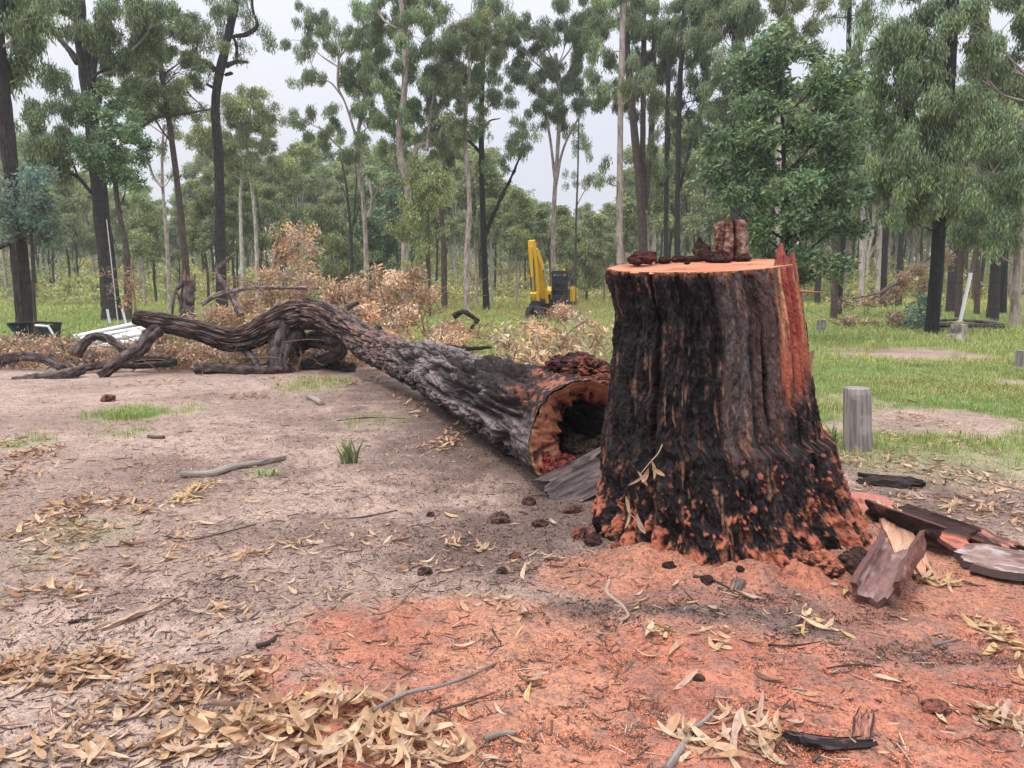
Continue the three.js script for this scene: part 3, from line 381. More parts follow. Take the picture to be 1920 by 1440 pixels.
  limb('limb', [[640, 660, 14.2], [610, 676, 14.4], [570, 684, 14.6]], .12, .09, logThing, .5);
  limb('limb', [[800, 652, 11.2], [830, 650, 11.6], [880, 654, 12], [925, 650, 12.2]], .05, .03, logThing, .5);
  limb('limb', [[850, 594, 15], [868, 584, 15], [886, 594, 15], [898, 604, 15]], .055, .045, logThing, .45); limb('limb', [[895, 602, 15], [886, 612, 15], [881, 622, 15]], .04, .025, logThing, .45);
}
// ---------------------------------------------------------------- excavator
{
  const YEL = std({ color: lin(.72, .42, .015), roughness: .45, bumpMap: T_FINE, bumpScale: .002 }), BLK = std({ color: lin(.022, .022, .026), roughness: .55 }), STEEL = std({ color: lin(.06, .06, .065), roughness: .6, metalness: .5 }), RUB = std({ color: lin(.03, .028, .027), roughness: .95 }), CHR = std({ color: lin(.6, .6, .62), roughness: .25, metalness: .9 }), GLS = new THREE.MeshPhysicalMaterial({ color: lin(.3, .34, .38), roughness: .06, transmission: 1, thickness: 0 }), GREY = std({ color: lin(.18, .18, .19), roughness: .6 });
  const p = G(1034, 598); p.y = gh(p.x, p.z) - .02; const t = thing('excavator', 'yellow excavator with black guarded cab and folded boom parked in the clearing', 'excavator', p, -.2); t.scale.setScalar(.85); const hy = (y) => y > 1 ? 1 + (y - 1) * 1.26 : y;
  const slab = (prof, w, x = 0) => { const s = new THREE.Shape(prof.map(([z, y]) => new THREE.Vector2(z, y))), g = new THREE.ExtrudeGeometry(s, { depth: w, bevelEnabled: true, bevelSize: .02, bevelThickness: .02, bevelSegments: 2, curveSegments: 6 }); g.translate(0, 0, -w / 2); g.rotateY(-Math.PI / 2); g.translate(x, 0, 0); return g; };
  for (const sx of [-1, 1]) {
    const n = [], R = .33, L = .95; for (let i = 0; i <= 12; i++) { const a = Math.PI / 2 - i / 12 * Math.PI; n.push([L + Math.cos(a) * R, R + Math.sin(a) * R]); } for (let i = 0; i <= 12; i++) { const a = -Math.PI / 2 - i / 12 * Math.PI; n.push([-L + Math.cos(a) * R, R + Math.sin(a) * R]); }
    const tr = part('track', slab(n, .4, sx * .85), RUB, t), lug = []; for (let i = 0; i < 24; i++) lug.push(bx(.42, .03, .05, sx * .85, 2 * R + .025, -L + 2 * L * i / 23)), lug.push(bx(.42, .05, .03, sx * .85, R + .12 * Math.sin(i), L + R + .02)); const ts = part('track_shoes', join(lug.slice(0, 40)), STEEL, tr); ts.userData.kind = 'stuff';
  }
  part('undercarriage', join([bx(1.3, .3, 1.2, 0, .45, 0), bx(.9, .25, .9, 0, .68, 0)]), BLK, t);
  part('blade', join([slab([[1.55, .08], [1.72, .1], [1.66, .3], [1.72, .52], [1.6, .52], [1.52, .3]], 2.1), bx(.12, .14, .7, -.4, .36, 1.3), bx(.12, .14, .7, .4, .36, 1.3)]), STEEL, t, 'dark dozer blade');
  part('deck', join([bx(2.05, .28, 2.5, 0, .92, -.25), bx(.5, .3, .6, -.18, 1.05, .9)]), BLK, t);
  part('engine_hood', slab([[-1.5, 1.06], [-.15, 1.06], [-.15, 1.62], [-.4, 1.86], [-1.2, 1.86], [-1.5, 1.55]], 2.0, .04), YEL, t);
  part('side_panel', slab([[-1.4, 1.06], [-.2, 1.06], [-.2, 1.7], [-.4, 1.86], [-1.4, 1.86]], .1, 1.1), YEL, t, 'yellow side panel beside the cab');
  part('fuel_tank', slab([[-.2, 1.06], [.5, 1.06], [.5, 1.2], [.3, 1.28], [-.2, 1.28]], .42, -.82), BLK, t);
  // cab
  const cab = part('cab', join([bx(.92, .12, 1.35, .58, 1.12, .25), bx(.92, .55, .06, .58, 1.4, -.4), bx(.07, 1.45, .07, .16, 1.85, .9), bx(.07, 1.45, .07, 1.0, 1.85, .9), bx(.07, 1.45, .07, .16, 1.85, -.38), bx(.07, 1.45, .07, 1.0, 1.85, -.38), bx(.05, .6, 1.25, .155, 1.4, .25), bx(.05, .6, 1.25, 1.005, 1.4, .25), bx(.9, .3, .05, .58, 1.28, .9)]), BLK, t);
  part('roof', join([bx(1.0, .1, 1.45, .58, 2.6, .26), bx(.9, .06, .1, .58, 2.68, .95), bx(.86, .05, 1.2, .58, 2.72, .2)]), BLK, cab); part('window', bx(.8, .95, .012, .58, 2.0, .915), GLS, cab); part('window', bx(.012, .75, 1.1, 1.02, 2.1, .26), GLS, cab); part('window', bx(.012, .75, 1.1, .145, 2.1, .26), GLS, cab); part('window', bx(.8, .7, .012, .58, 2.1, -.4), GLS, cab);
  for (let i = 0; i < 7; i++) part('guard_bar', rod(V(.22 + .12 * i, 1.4, .98), V(.22 + .12 * i, 2.52, .98), .013), BLK, cab); for (const y of [1.4, 1.72, 2.1, 2.52]) part('guard_bar', rod(V(.14, y, .98), V(1.02, y, .98), .016), BLK, cab);
  part('seat', join([bx(.5, .16, .5, .58, 1.35, .05), bx(.48, .7, .14, .58, 1.75, -.2)]), GREY, cab); part('mirror', join([bx(.16, .26, .05, 1.14, 2.3, .98), rod(V(1.02, 2.4, .92), V(1.14, 2.3, .96), .012)]), BLK, cab);
  for (const x of [.3, .86]) part('work_lamp', bx(.14, .09, .08, x, 2.5, 1.0), GREY, cab); const be = new THREE.CylinderGeometry(.06, .07, .13, 14); be.translate(.72, 2.81, .1); part('beacon', be, YEL, cab, 'small yellow roof beacon');
  // boom, stick and cylinders
  const boomPts = [[.7, .95], [.95, 1.5], [1.15, 2.05], [1.5, 2.65], [2.05, 3.15], [2.3, 3.3], [2.42, 3.18], [2.28, 3.0], [1.78, 2.5], [1.42, 1.95], [1.2, 1.4], [1.02, .92]]; part('boom', slab(boomPts.map(([z, y]) => [z, hy(y)]), .34, -.2), YEL, t, 'curved yellow boom');
  const stick = part('stick', slab([[2.62, 3.62], [2.78, 3.58], [2.72, 3.2], [2.42, 2.2], [2.22, 1.1], [2.06, 1.08], [2.1, 1.75], [2.22, 2.4], [2.36, 3.1], [2.48, 3.5]].map(([z, y]) => [z, hy(y)]), .3, -.2), YEL, t); part('pin', rod(V(-.36, hy(3.2), 2.4), V(0, hy(3.2), 2.4), .07), CHR, stick); part('pin', rod(V(-.36, hy(3.58), 2.68), V(0, hy(3.58), 2.68), .05), CHR, stick);
  part('cylinder', rod(V(-.2, hy(3.35), 2.82), V(-.2, hy(2.1), 2.56), .085), YEL, stick); part('cylinder_rod', rod(V(-.2, hy(2.1), 2.56), V(-.2, 1.5, 2.4), .045), CHR, stick); part('linkage', join([slab([[2.0, 1.12], [2.3, 1.12], [2.5, 1.5], [2.4, 1.58], [2.16, 1.3]], .34, -.2)]), YEL, stick);
  for (const x of [-.46, .06]) { const c = part('cylinder', rod(V(x, .98, 1.15), V(x, 1.75, 1.38), .085), YEL, t); part('cylinder_rod', rod(V(x, 1.75, 1.38), V(x, hy(2.42), 1.58), .045), CHR, c); }
  { const c = part('cylinder', rod(V(-.2, hy(2.5), 1.3), V(-.2, hy(3.2), 1.85), .09), YEL, t); part('cylinder_rod', rod(V(-.2, hy(3.2), 1.85), V(-.2, hy(3.6), 2.55), .045), CHR, c); }
  for (const x of [-.3, -.1]) part('hose', tube([V(x, 1.0, 1.1), V(x, 1.6, 1.0), V(x, hy(2.4), 1.15), V(x, hy(3.0), 1.75), V(x, hy(3.4), 2.3), V(x, hy(2.9), 2.62), V(x, 1.5, 2.4), V(x, .95, 2.5)], [.02, .02], { seg: 6, step: .12 }), BLK, t); part('mount', join([bx(.5, .5, .35, -.2, 1.2, .85)]), BLK, t); part('lamp', bx(.12, .12, .1, -.03, hy(2.35), 1.58), GREY, t);
  // grab
  const gr = part('grab', join([bx(.36, .4, .34, -.2, .98, 2.16), bx(.5, .16, .42, -.2, .88, 2.2)]), BLK, t, 'black log grab hanging from the stick'); for (const sx of [-1, 1]) part('claw', slab([[0, .88], [.22, .86], [.46, .5], [.42, .2], [.12, .02], [.16, .2], [.24, .42], [.08, .7]], .5, 0).rotateY(sx * Math.PI / 2).translate(-.2, .0, 2.2), STEEL, gr); for (const x of [-.5, .1]) part('jaw_plate', bx(.08, .55, .5, x, .5, 2.2, 0, 0, x < -.2 ? .3 : -.3), STEEL, gr);
  // the boom is slewed a little to the machine's right
  const slew = new THREE.Matrix4().makeTranslation(-.2, 0, .75).multiply(new THREE.Matrix4().makeRotationY(-.26)).multiply(new THREE.Matrix4().makeTranslation(.2, 0, -.75));
  t.children.filter((o) => ['boom', 'stick', 'cylinder', 'hose', 'mount', 'lamp', 'grab'].includes(o.name)).forEach((o) => o.traverse((q) => q.geometry.applyMatrix4(slew)));
}

// ---------------------------------------------------------------- posts, old stump, pipes, black frame
function postMesh(o, r, h, lean, seed, col, parent, name, slope = .06) { const top = o.clone().add(V(lean[0], h, lean[1])); return part(name, tube([o, o.clone().lerp(top, .5), top.clone().add(V(0, -.004, 0)), top], (t) => r * mix(1.04, .96, t) , { seg: 70, rings: 70, texw: .5, disp: (s, a, p, t) => (fbm(Math.cos(a) * 1.5 + seed, s * .5, Math.sin(a) * 1.5, 3) - .5) * r * .5 - sstep(.8, .98, ridge(Math.cos(a) * 3 + seed, s * .5, Math.sin(a) * 3, 2)) * r * .14 + (t > .93 ? -Math.max(0, Math.cos(a + seed)) * r * .12 * (t - .93) / .07 : 0), col: (s, a, p, t) => { const n = fbm(Math.cos(a) * 9 + seed, s * 1.6, Math.sin(a) * 9, 4), m = fbm(p[0] * 9, p[1] * 9, p[2] * 9, 3); let c = mix3(col, col.map((v) => v * .5), sstep(.4, .65, n)); c = mix3(c, col.map((v) => v * 1.4), sstep(.55, .7, m) * .5); return mix3(c, [.05, .04, .035], sstep(.66, .75, n) * .7); } }), M.wood, parent); }
{
  const G1 = [.3, .265, .255];
  let o = onG(1607, 843, -.1), t = thing('timber_post', 'short weathered grey round post standing right of the big stump', 'post', o); { const r = .135; postMesh(V(0, 0, 0), r, .72, [-.05, .02], 3, G1, t, 'shaft'); }
  o = onG(1539, 628, -.05); t = thing('timber_post', 'small distant grey stub in the grass right of the big stump', 'post', o); postMesh(V(0, 0, 0), .15, .53, [.01, 0], 5, [.26, .25, .23], t, 'shaft');
  o = onG(1916, 693, -.05); t = thing('timber_post', 'grey post cut by the right edge of the photo', 'post', o); postMesh(V(0, 0, 0), .12, .42, [0, 0], 8, G1, t, 'shaft');
  o = onG(1795, 640, -.05); t = thing('old_stump', 'small weathered grey stump carrying a leaning white pole', 'tree stump', o); part('bole', tube([V(-.08, 0, .05), V(-.04, .12, .03), V(.02, .3, 0), V(.03, .54, 0), V(.03, .55, 0)], (q) => .34 - .16 * sstep(0, .45, q), { seg: 60, rings: 44, disp: (s, a) => (ridge(Math.cos(a) * 3, s, Math.sin(a) * 3, 2) - .5) * .1, col: (s, a, p) => { const n = fbm(p[0] * 14, p[1] * 6, p[2] * 14, 3); return mix3([.36, .31, .28], [.12, .1, .09], sstep(.4, .66, n)); } }), M.wood, t); part('chip', bx(.22, .08, .12, .0, .6, .02, .1, .4, .1), std({ color: lin(.42, .36, .25), bumpMap: T_WOOD, bumpScale: .01 }), t);
  const WH = std({ color: lin(.8, .8, .82), roughness: .4 });
  const a = AT(1798, 612, 24.8), b = AT(1820, 513, 24.9); tag(part(numbered('white_pole'), join([rod(a, b, .055, .055, 14), rod(b, b.clone().add(V(.004, .02, 0)), .06, .06, 14)]), WH, scene), 'long white plastic pole leaning out of the small grey stump', 'pole');
  const a2 = AT(222, 612, 29), b2 = AT(200, 412, 29.6); solo('white_pole', 'very thin white pole propped against the forked ironbark', 'pole', rod(a2, b2, .022, .016, 8), std({ color: lin(.5, .49, .48), roughness: .6 }));
  solo('marker_stake', 'short white stake left of the forked ironbark foot', 'stake', rod(AT(206, 606, 25), AT(201, 580, 25), .04, .04, 8), WH); solo('marker_stake', 'short white stake right of the forked ironbark foot', 'stake', rod(AT(236, 606, 26), AT(229, 579, 26), .04, .04, 8), WH);
  // heap of white pipes
  const nm = ['highest', 'second highest', 'third highest', 'fourth highest', 'fifth highest', 'sixth highest', 'lowest'];
  [[138, 632, 262, 606], [150, 636, 285, 612], [178, 642, 290, 614], [150, 645, 292, 622], [186, 650, 290, 630], [196, 652, 282, 636], [160, 652, 268, 644]].forEach(([x0, y0, x1, y1], i) => { const A = AT(x0, y0, 17.4 + i * -.12), B = AT(x1, y1, 18.4 - i * .15), g = tube([A, A.clone().lerp(B, .5), B], [.055, .055], { seg: 12, step: 1, cap: false }), g2 = tube([A.clone().lerp(B, .002), A.clone().lerp(B, .5), B.clone().lerp(A, .002)], [.045, .045], { seg: 12, step: 1, cap: false }); solo('white_pipe', nm[i] + ' pipe of the white pipe heap behind the brown brush', 'pipe', join([g, g2]), WH, 'white pipes heaped behind the brush'); });
  const s = thing('folded_shelter', 'black cloth and frame folded against the leftmost trunk', 'shelter', onG(62, 640)), BK = std({ color: lin(.015, .02, .018), roughness: .8 }), sp = s.position.clone(), L = (x, y, d) => AT(x, y, d).sub(sp);
  part('frame_tube', join([rod(L(14, 607, 21), L(62, 604, 21.3), .03), rod(L(14, 607, 21), L(40, 640, 21), .03), rod(L(62, 604, 21.3), L(116, 606, 21.5), .03), rod(L(86, 608, 21), L(106, 634, 21), .025)]), BK, s); part('pale_rail', join([rod(L(66, 610, 20.8), L(92, 612, 20.8), .03), rod(L(90, 611, 20.8), L(104, 634, 20.8), .03)]), WH, s);
  const cl = (q) => sheet(14, 14, (u, v) => { const A = q[0].clone().lerp(q[1], u), B = q[3].clone().lerp(q[2], u), p = A.lerp(B, v); p.y -= .09 * Math.sin(u * Math.PI) * Math.sin(v * Math.PI); p.z += .06 * fbm(u * 4, v * 4, 1, 3); return [p.x, p.y, p.z]; }); const bkc = std({ color: lin(.016, .018, .017), side: THREE.DoubleSide, roughness: .9 });
  part('cloth', cl([L(14, 607, 21), L(60, 606, 21.4), L(52, 642, 21.3), L(38, 640, 21)]), bkc, s); part('cloth', cl([L(66, 612, 21.2), L(116, 606, 21.5), L(114, 638, 21.4), L(72, 640, 21.1)]), bkc, s);
  solo('white_pipe', 'white pipe lying at the far left edge of the brush', 'pipe', rod(AT(-20, 640, 19), AT(44, 638, 19.5), .05, .05, 10), WH);
}

// ---------------------------------------------------------------- bark and wood pieces round the stump
// a curved slab of bark: along a centre line on the ground, an arc across
function barkSlab(name, label, cat, a, b, w, arc, turn, thick, colIn, colOut, opt = {}) {
  const d = b.clone().sub(a), L = d.length(), t = d.clone().normalize(), side = V(-t.z, 0, t.x), nrm = side.clone().cross(t).normalize(); if (nrm.y < 0) nrm.multiplyScalar(-1); const sd = opt.seed || 1, R = w / Math.max(arc, .05);
  const at = (u, v, off) => { const n = fbm(u * 5 + sd, v * 3, sd, 3), e = opt.ragged ?? .12, k = clamp(v, 0, 1); const s = mix(-(fbm(u * 9, sd, 1, 4) - .3) * e * 1.6, 1 + (fbm(u * 9, sd, 5, 4) - .7) * e * 1.6, k); const ww = w * (opt.taper ? mix(1, opt.taper, s) : 1), an = (u - .5) * arc + turn, RR = ww / Math.max(arc, .05); const rr = RR + off + (n - .5) * .035 + (fbm(u * 14 + sd, v * L * 12, sd + 2, 3) - .5) * .018; const x = Math.sin(an) * rr - Math.sin(turn) * RR, y = (1 - Math.cos(an) * (rr / RR)) * RR * (opt.up ?? 1) - (1 - Math.cos(turn)) * RR; const bend = (opt.bend || 0) * Math.sin(s * Math.PI); return a.clone().addScaledVector(t, s * L).addScaledVector(side, x).addScaledVector(nrm, y + bend); };
  const NU = 44, NV = 60, o = thing(name, label, cat, a.clone()), Lc = (p) => p.sub(a);
  const mk = (off, pal, flip, sc) => sheet(NU, NV, (u, v) => { const p = Lc(at(u, v, off)), n = fbm(u * w * 40 + sd, v * L * 7, sc, 4), m = fbm(u * 8, v * 9 * L, sc + 3, 4); p.addScaledVector(nrm, (n - .5) * .016); let c = mix3(pal[0], pal[1], sstep(.38, .62, n * .6 + m * .4)); if (pal[2]) c = mix3(c, pal[2], sstep(.52, .66, m)); if (opt.fill && sc === 1) c = mix3(c, [.045, .025, .022], sstep(.2, .3, Math.abs(u - .5 + (m - .5) * .1)) ); { const k2 = .75 + .5 * fbm(u * w * 160, v * L * 60, sd, 2); c = c.map((q) => q * k2); } return [p.x, p.y, p.z, ...c, u * w, v * L]; }, flip);
  part('inner_face', mk(0, colIn, true, 1), M.wood, o); part('bark', mk(thick, colOut, false, 2), M.heroRough, o);
  const edge = (fn, n) => sheet(n, 2, (u, v) => { const p = Lc(fn(u, v)); const c = mix3(colOut[0], colIn[0], fbm(u * 20, v * 3, sd, 3)); return [p.x, p.y, p.z, ...c]; });
  part('edge', join([edge((u, v) => at(0, u, v * thick), NV), edge((u, v) => at(1, u, v * thick), NV), edge((u, v) => at(u, 0, v * thick), NU), edge((u, v) => at(u, 1, v * thick), NU)]), std({ color: lin(...mix3(colOut[0], colIn[0], .3)), side: THREE.DoubleSide, bumpMap: T_FINE, bumpScale: .01 }), o);
  return o;
}
const RB = [[.3, .13, .1], [.2, .085, .07], [.42, .2, .14]], DK = [[.03, .022, .024], [.085, .055, .055], [.16, .09, .08]], TAN = [[.55, .36, .25], [.42, .24, .16], [.6, .3, .18]], SAWP = [[.56, .18, .11], [.4, .12, .08], [.25, .08, .06]], GRY = [[.2, .16, .16], [.09, .07, .07], [.32, .22, .19]];
{
  const g = (x, y, h = 0) => onG(x, y, h);
  barkSlab('bark_trough', 'long curved bark trough filled with orange sawdust right of the stump', 'bark piece', g(1664, 990, .05), g(1806, 1044, .05), .42, 2.7, .15, .025, SAWP, DK, { seed: 2, fill: true, ragged: .18 });
  barkSlab('bark_plank', 'pale tan flat piece of bark propped against the stump foot', 'bark piece', g(1668, 992, .11), g(1722, 1092, .03), .16, .35, .15, .022, TAN, RB, { seed: 3, taper: 1.15, ragged: .32 });
  barkSlab('bark_tube', 'thick curled brown bark piece standing in front of the tan plank', 'bark piece', g(1650, 1140, .05), g(1698, 1076, .13), .33, 3.6, .25, .03, [[.24, .13, .115], [.13, .07, .062], [.3, .19, .175]], [[.2, .09, .075], [.09, .045, .04], [.3, .15, .12]], { seed: 4, ragged: .13 });
  barkSlab('bark_slab', 'dark slab of bark with a grey wet face at the right edge', 'bark piece', g(1822, 1066, .06), g(1960, 1088, .06), .26, .9, -.2, .04, [[.28, .18, .155], [.15, .085, .072], [.4, .33, .31]], DK, { seed: 5, ragged: .3 });
  barkSlab('bark_strip', 'dark reddish bark strip behind the sawdust filled trough', 'bark piece', g(1760, 992, .03), g(1850, 1030, .05), .14, 1.3, .3, .025, DK, RB, { seed: 6, ragged: .3 });
  barkSlab('bark_strip', 'rough dark bark strip reaching toward the grey wet slab', 'bark piece', g(1830, 1005, .02), g(1905, 1050, .06), .13, 1.0, 0, .03, RB, DK, { seed: 16, ragged: .35 });
  barkSlab('bark_strip', 'black burnt bark strip lying in the leaves beyond the stump', 'bark piece', g(1628, 905, .03), g(1728, 915, .02), .13, 1.6, Math.PI * .9, .03, DK, [[.018, .014, .015], [.05, .035, .033]], { seed: 7, ragged: .3 });
  barkSlab('bark_strip', 'curled black fibrous bark strip low on the sawdust', 'bark piece', g(1515, 1398, .02), g(1640, 1402, .02), .07, 2.2, .2, .018, DK, [[.02, .015, .016], [.09, .06, .055]], { seed: 8, ragged: .5, bend: -.015 });
  barkSlab('bark_strip', 'narrow reddish bark flake standing upright near the curled strip', 'bark piece', g(1610, 1392, .0), g(1622, 1345, .03), .05, 1.4, 0, .012, RB, DK, { seed: 9, ragged: .5 });
  barkSlab('bark_plank', 'grey weathered slab propped across the mouth of the hollow', 'wood piece', AT(1042, 922, 5.72), AT(1150, 868, 5.75), .32, .25, -1.05, .05, [[.12, .095, .095], [.05, .038, .038], [.17, .12, .115]], DK, { seed: 10, ragged: .3 });
  barkSlab('bark_strip', 'pale bark ribbon lying on the bare dirt at left', 'bark piece', g(215, 1172, .01), g(348, 1118, .02), .05, .8, 0, .006, [[.56, .4, .3], [.45, .3, .22], [.62, .48, .36]], [[.4, .26, .2], [.3, .18, .14]], { seed: 11, ragged: .6, taper: .5 });
  barkSlab('wood_chip', 'small grey brown wood chip among twigs before the stump', 'wood piece', g(1376, 1100, .01), g(1388, 1074, .03), .065, .5, 0, .02, GRY, RB, { seed: 12 });
  { const o = onG(1612, 958, 0), t = thing('wood_slice', 'pinkish sawn wood slice half hidden behind the stump foot', 'wood piece', o, .3); part('sawn_face', sheet(70, 12, (u, v) => { const a = u * 6.2832, r = v * (.16 + .05 * fbm(Math.cos(a) * 2 + 3, Math.sin(a) * 2, 1, 3)), n = fbm(Math.cos(a) * r * 40, Math.sin(a) * r * 40, 2, 3); return [Math.cos(a) * r * 1.25, .075 + (n - .5) * .012 + Math.sin(a) * .02, -Math.sin(a) * r, ...mix3([.46, .18, .13], [.3, .1, .075], n), Math.cos(a) * r, Math.sin(a) * r]; }), M.wood, t); part('bark', sheet(70, 8, (u, v) => { const a = u * 6.2832, r = (.16 + .05 * fbm(Math.cos(a) * 2 + 3, Math.sin(a) * 2, 1, 3)) * (1 + (fbm(Math.cos(a) * 6, v * 3, Math.sin(a) * 6, 3) - .5) * .1); return [Math.cos(a) * r * 1.25, mix(-.05, .075, v) + Math.sin(a) * .02 * v, -Math.sin(a) * r, .08, .045, .04]; }), M.heroRough, t); }
  // clods and crumbs of burnt wood on the dirt
  const clod = (label, px, py, w, h, seed, pal) => { const p = onG(px, py, h * .35); solo('wood_clod', label, 'clod', lumpGeo(p, w, h, w * .8, seed, pal, 12), M.heroRough); };
  const kb = [[.045, .028, .025], [.17, .09, .07]], kr = [[.06, .03, .028], [.3, .11, .08]];
  clod('dark brown crumbly clod, largest left of the stump foot', 940, 978, .075, .05, 61, kb); clod('flat dark clod touching the left root of the stump', 1012, 985, .065, .035, 62, kb); clod('dark clod in front of the hollow log mouth', 992, 945, .06, .045, 63, kb); clod('small dark clod on the sawdust edge left of the stump', 797, 1076, .05, .035, 64, kb); clod('small black clod nearest the left root', 942, 1075, .04, .03, 65, kb); clod('small dark clod alone on bare dirt left of the stump', 808, 968, .035, .03, 66, kb); clod('dark clod nearer the camera than its neighbours by the left root', 965, 1045, .05, .035, 67, kr); clod('reddish knotty wood clod on the dirt at left', 205, 752, .13, .08, 68, kr); clod('dark fibrous clod on the sawdust at lower right', 1755, 1330, .075, .035, 69, kr); clod('dark crumbling clod between log mouth and stump', 1075, 960, .1, .04, 70, kb); clod('reddish crumbly clod at the left toe of the stump', 1090, 1005, .09, .045, 71, kr); clod('small dark clod right of a pair of leaves on sawdust', 1309, 1278, .03, .025, 72, kb);
}

// ---------------------------------------------------------------- sticks and logs on the ground
function stick(name, label, cat, pts, r0, r1, mat, up = 0, wob = .3) { const P = pts.map(([x, y, h = 0]) => onG(x, y, r0 * .7 + h)); const o = P[0].clone(), t = tube(P.map((p) => p.clone().sub(o)), [r0, r1], { seg: r0 > .02 ? 16 : 7, step: Math.max(.012, r0 * .8), disp: (s, a) => (fbm(s * 9, Math.cos(a) * 1.5 + o.x, Math.sin(a) * 1.5, 3) - .5) * wob * 2 * r0 }); const m = solo(name, label, cat, t, mat); m.position.copy(o); return m; }
{
  const GT = M.greytwig, TW = M.twig, PT = std({ color: lin(.46, .34, .26), bumpMap: T_FINE, bumpScale: .008 }), BT = std({ color: lin(.05, .038, .036), bumpMap: T_FINE, bumpScale: .01 });
  stick('branch', 'grey peeled branch lying on the dirt at left of centre', 'stick', [[340, 896], [395, 893], [440, 880], [490, 872], [534, 862]], .035, .02, GT);
  stick('twig', 'crooked pale vine twig before the left root of the stump', 'twig', [[1143, 1090], [1138, 1112], [1155, 1128], [1172, 1145], [1177, 1158], [1162, 1168]], .011, .009, PT, 0, .6);
  stick('branch', 'knobbly grey stick at the bottom edge right of centre', 'stick', [[1250, 1450], [1282, 1400], [1298, 1370], [1316, 1362], [1340, 1338]], .015, .009, GT, 0, .5);
  stick('branch', 'long grey stick across the heap of leaves at the bottom', 'stick', [[700, 1345, .02], [760, 1322, .04], [830, 1306, .04], [890, 1275, .02], [925, 1252, .01]], .009, .005, GT, 0, .5);
  stick('twig', 'thin dark twig under the long grey stick', 'twig', [[800, 1345, .01], [870, 1325, .01], [930, 1300]], .006, .003, TW); stick('twig', 'short dark stick on sawdust below the middle', 'twig', [[908, 1390], [940, 1380], [966, 1378]], .011, .01, M.greytwig);
  stick('twig', 'fine curved brown twig on the sawdust right of the leaf heap', 'twig', [[1010, 1310], [1050, 1326], [1100, 1326]], .003, .002, TW); stick('twig', 'dark twig on sawdust left of two pale leaves', 'twig', [[1350, 1287], [1376, 1288], [1400, 1292]], .007, .006, BT);
  stick('twig', 'dark twig lying along the foot of the stump', 'twig', [[1300, 1072], [1330, 1074], [1372, 1082]], .01, .007, BT); stick('twig', 'thin twig crossing the dark soil before the stump', 'twig', [[1262, 1090], [1285, 1112], [1312, 1138]], .005, .003, BT); stick('twig', 'long thin root stretched over the sawdust left of the stump', 'twig', [[605, 1133], [660, 1146], [720, 1150], [770, 1110], [800, 1075], [830, 1035]], .004, .003, PT, 0, .5);
  stick('twig', 'thin twig on dirt left of the sawdust', 'twig', [[618, 975], [670, 972], [745, 958]], .007, .004, TW); stick('twig', 'slim brown stick among leaves at left', 'twig', [[330, 1020], [400, 1005], [480, 984]], .007, .004, TW); stick('twig', 'thin dark twig flat on the dirt beside the log', 'twig', [[632, 790], [690, 784], [760, 786]], .01, .006, TW);
  stick('branch', 'short grey stick on the dirt before the arching limb', 'stick', [[578, 748], [590, 752], [603, 760]], .035, .04, GT); stick('twig', 'dark stick on bare dirt at far left', 'twig', [[128, 1170], [145, 1166], [166, 1164]], .009, .006, BT); stick('twig', 'small dark stick on dirt near the middle left', 'twig', [[278, 820], [293, 822], [308, 822]], .02, .02, TW); stick('twig', 'short black burnt twig beside a leaf on the sawdust rim', 'twig', [[482, 1215], [505, 1208], [520, 1195]], .012, .008, BT);
  stick('twig', 'pale dry root curl on the grass strip at right', 'twig', [[1690, 760], [1705, 752], [1722, 752], [1728, 760]], .012, .008, PT, 0, .5); stick('twig', 'dark thin twig lying under the leaves at right edge', 'twig', [[1550, 1255], [1600, 1248], [1650, 1252]], .005, .003, BT); stick('twig', 'dark twig on dark soil right of the stump front', 'twig', [[1440, 1210], [1480, 1212], [1540, 1205]], .005, .004, BT); stick('twig', 'grey splinter on the sawdust below the curled bark', 'twig', [[1750, 1212], [1775, 1206], [1795, 1200]], .008, .004, GT);
  stick('twig', 'dark twig in the lower left of the leaf heap', 'twig', [[560, 1350, .02], [600, 1322, .03], [655, 1300, .02]], .004, .003, BT); stick('twig', 'thin dark twig on sawdust above the long grey stick', 'twig', [[920, 1160], [925, 1185], [938, 1205], [940, 1225]], .004, .003, BT);
  // cut logs and limbs in the brush at left
  const lg = (label, pts, r0, r1, k, lbl) => { const t = thing('cut_limb', label, 'log', V(0, 0, 0)); limb('wood', pts, r0, r1, t, k, 26); const e = pts[0], q = AT(...e), q1 = AT(...pts[1]), dr = q1.clone().sub(q).normalize(), g = new THREE.CircleGeometry(r0 * .92, 24); g.applyMatrix4(new THREE.Matrix4().compose(q.clone().addScaledVector(dr, -.004), new THREE.Quaternion().setFromUnitVectors(V(0, 0, 1), dr.clone().negate()), V(1, 1, 1))); part('cut_end', g, std({ color: lin(.42, .17, .1), bumpMap: T_WOOD, bumpScale: .01 }), t); };
  lg('dark sawn limb lying alone nearest the camera at far left', [[26, 716, 13.1], [70, 709, 13.2], [120, 703, 13.3], [156, 692, 13.6]], .1, .09, .9); lg('pale thin stick lying along the nearest sawn limb', [[66, 718, 12.95], [100, 716, 13], [130, 716, 13]], .04, .03, 2.2);
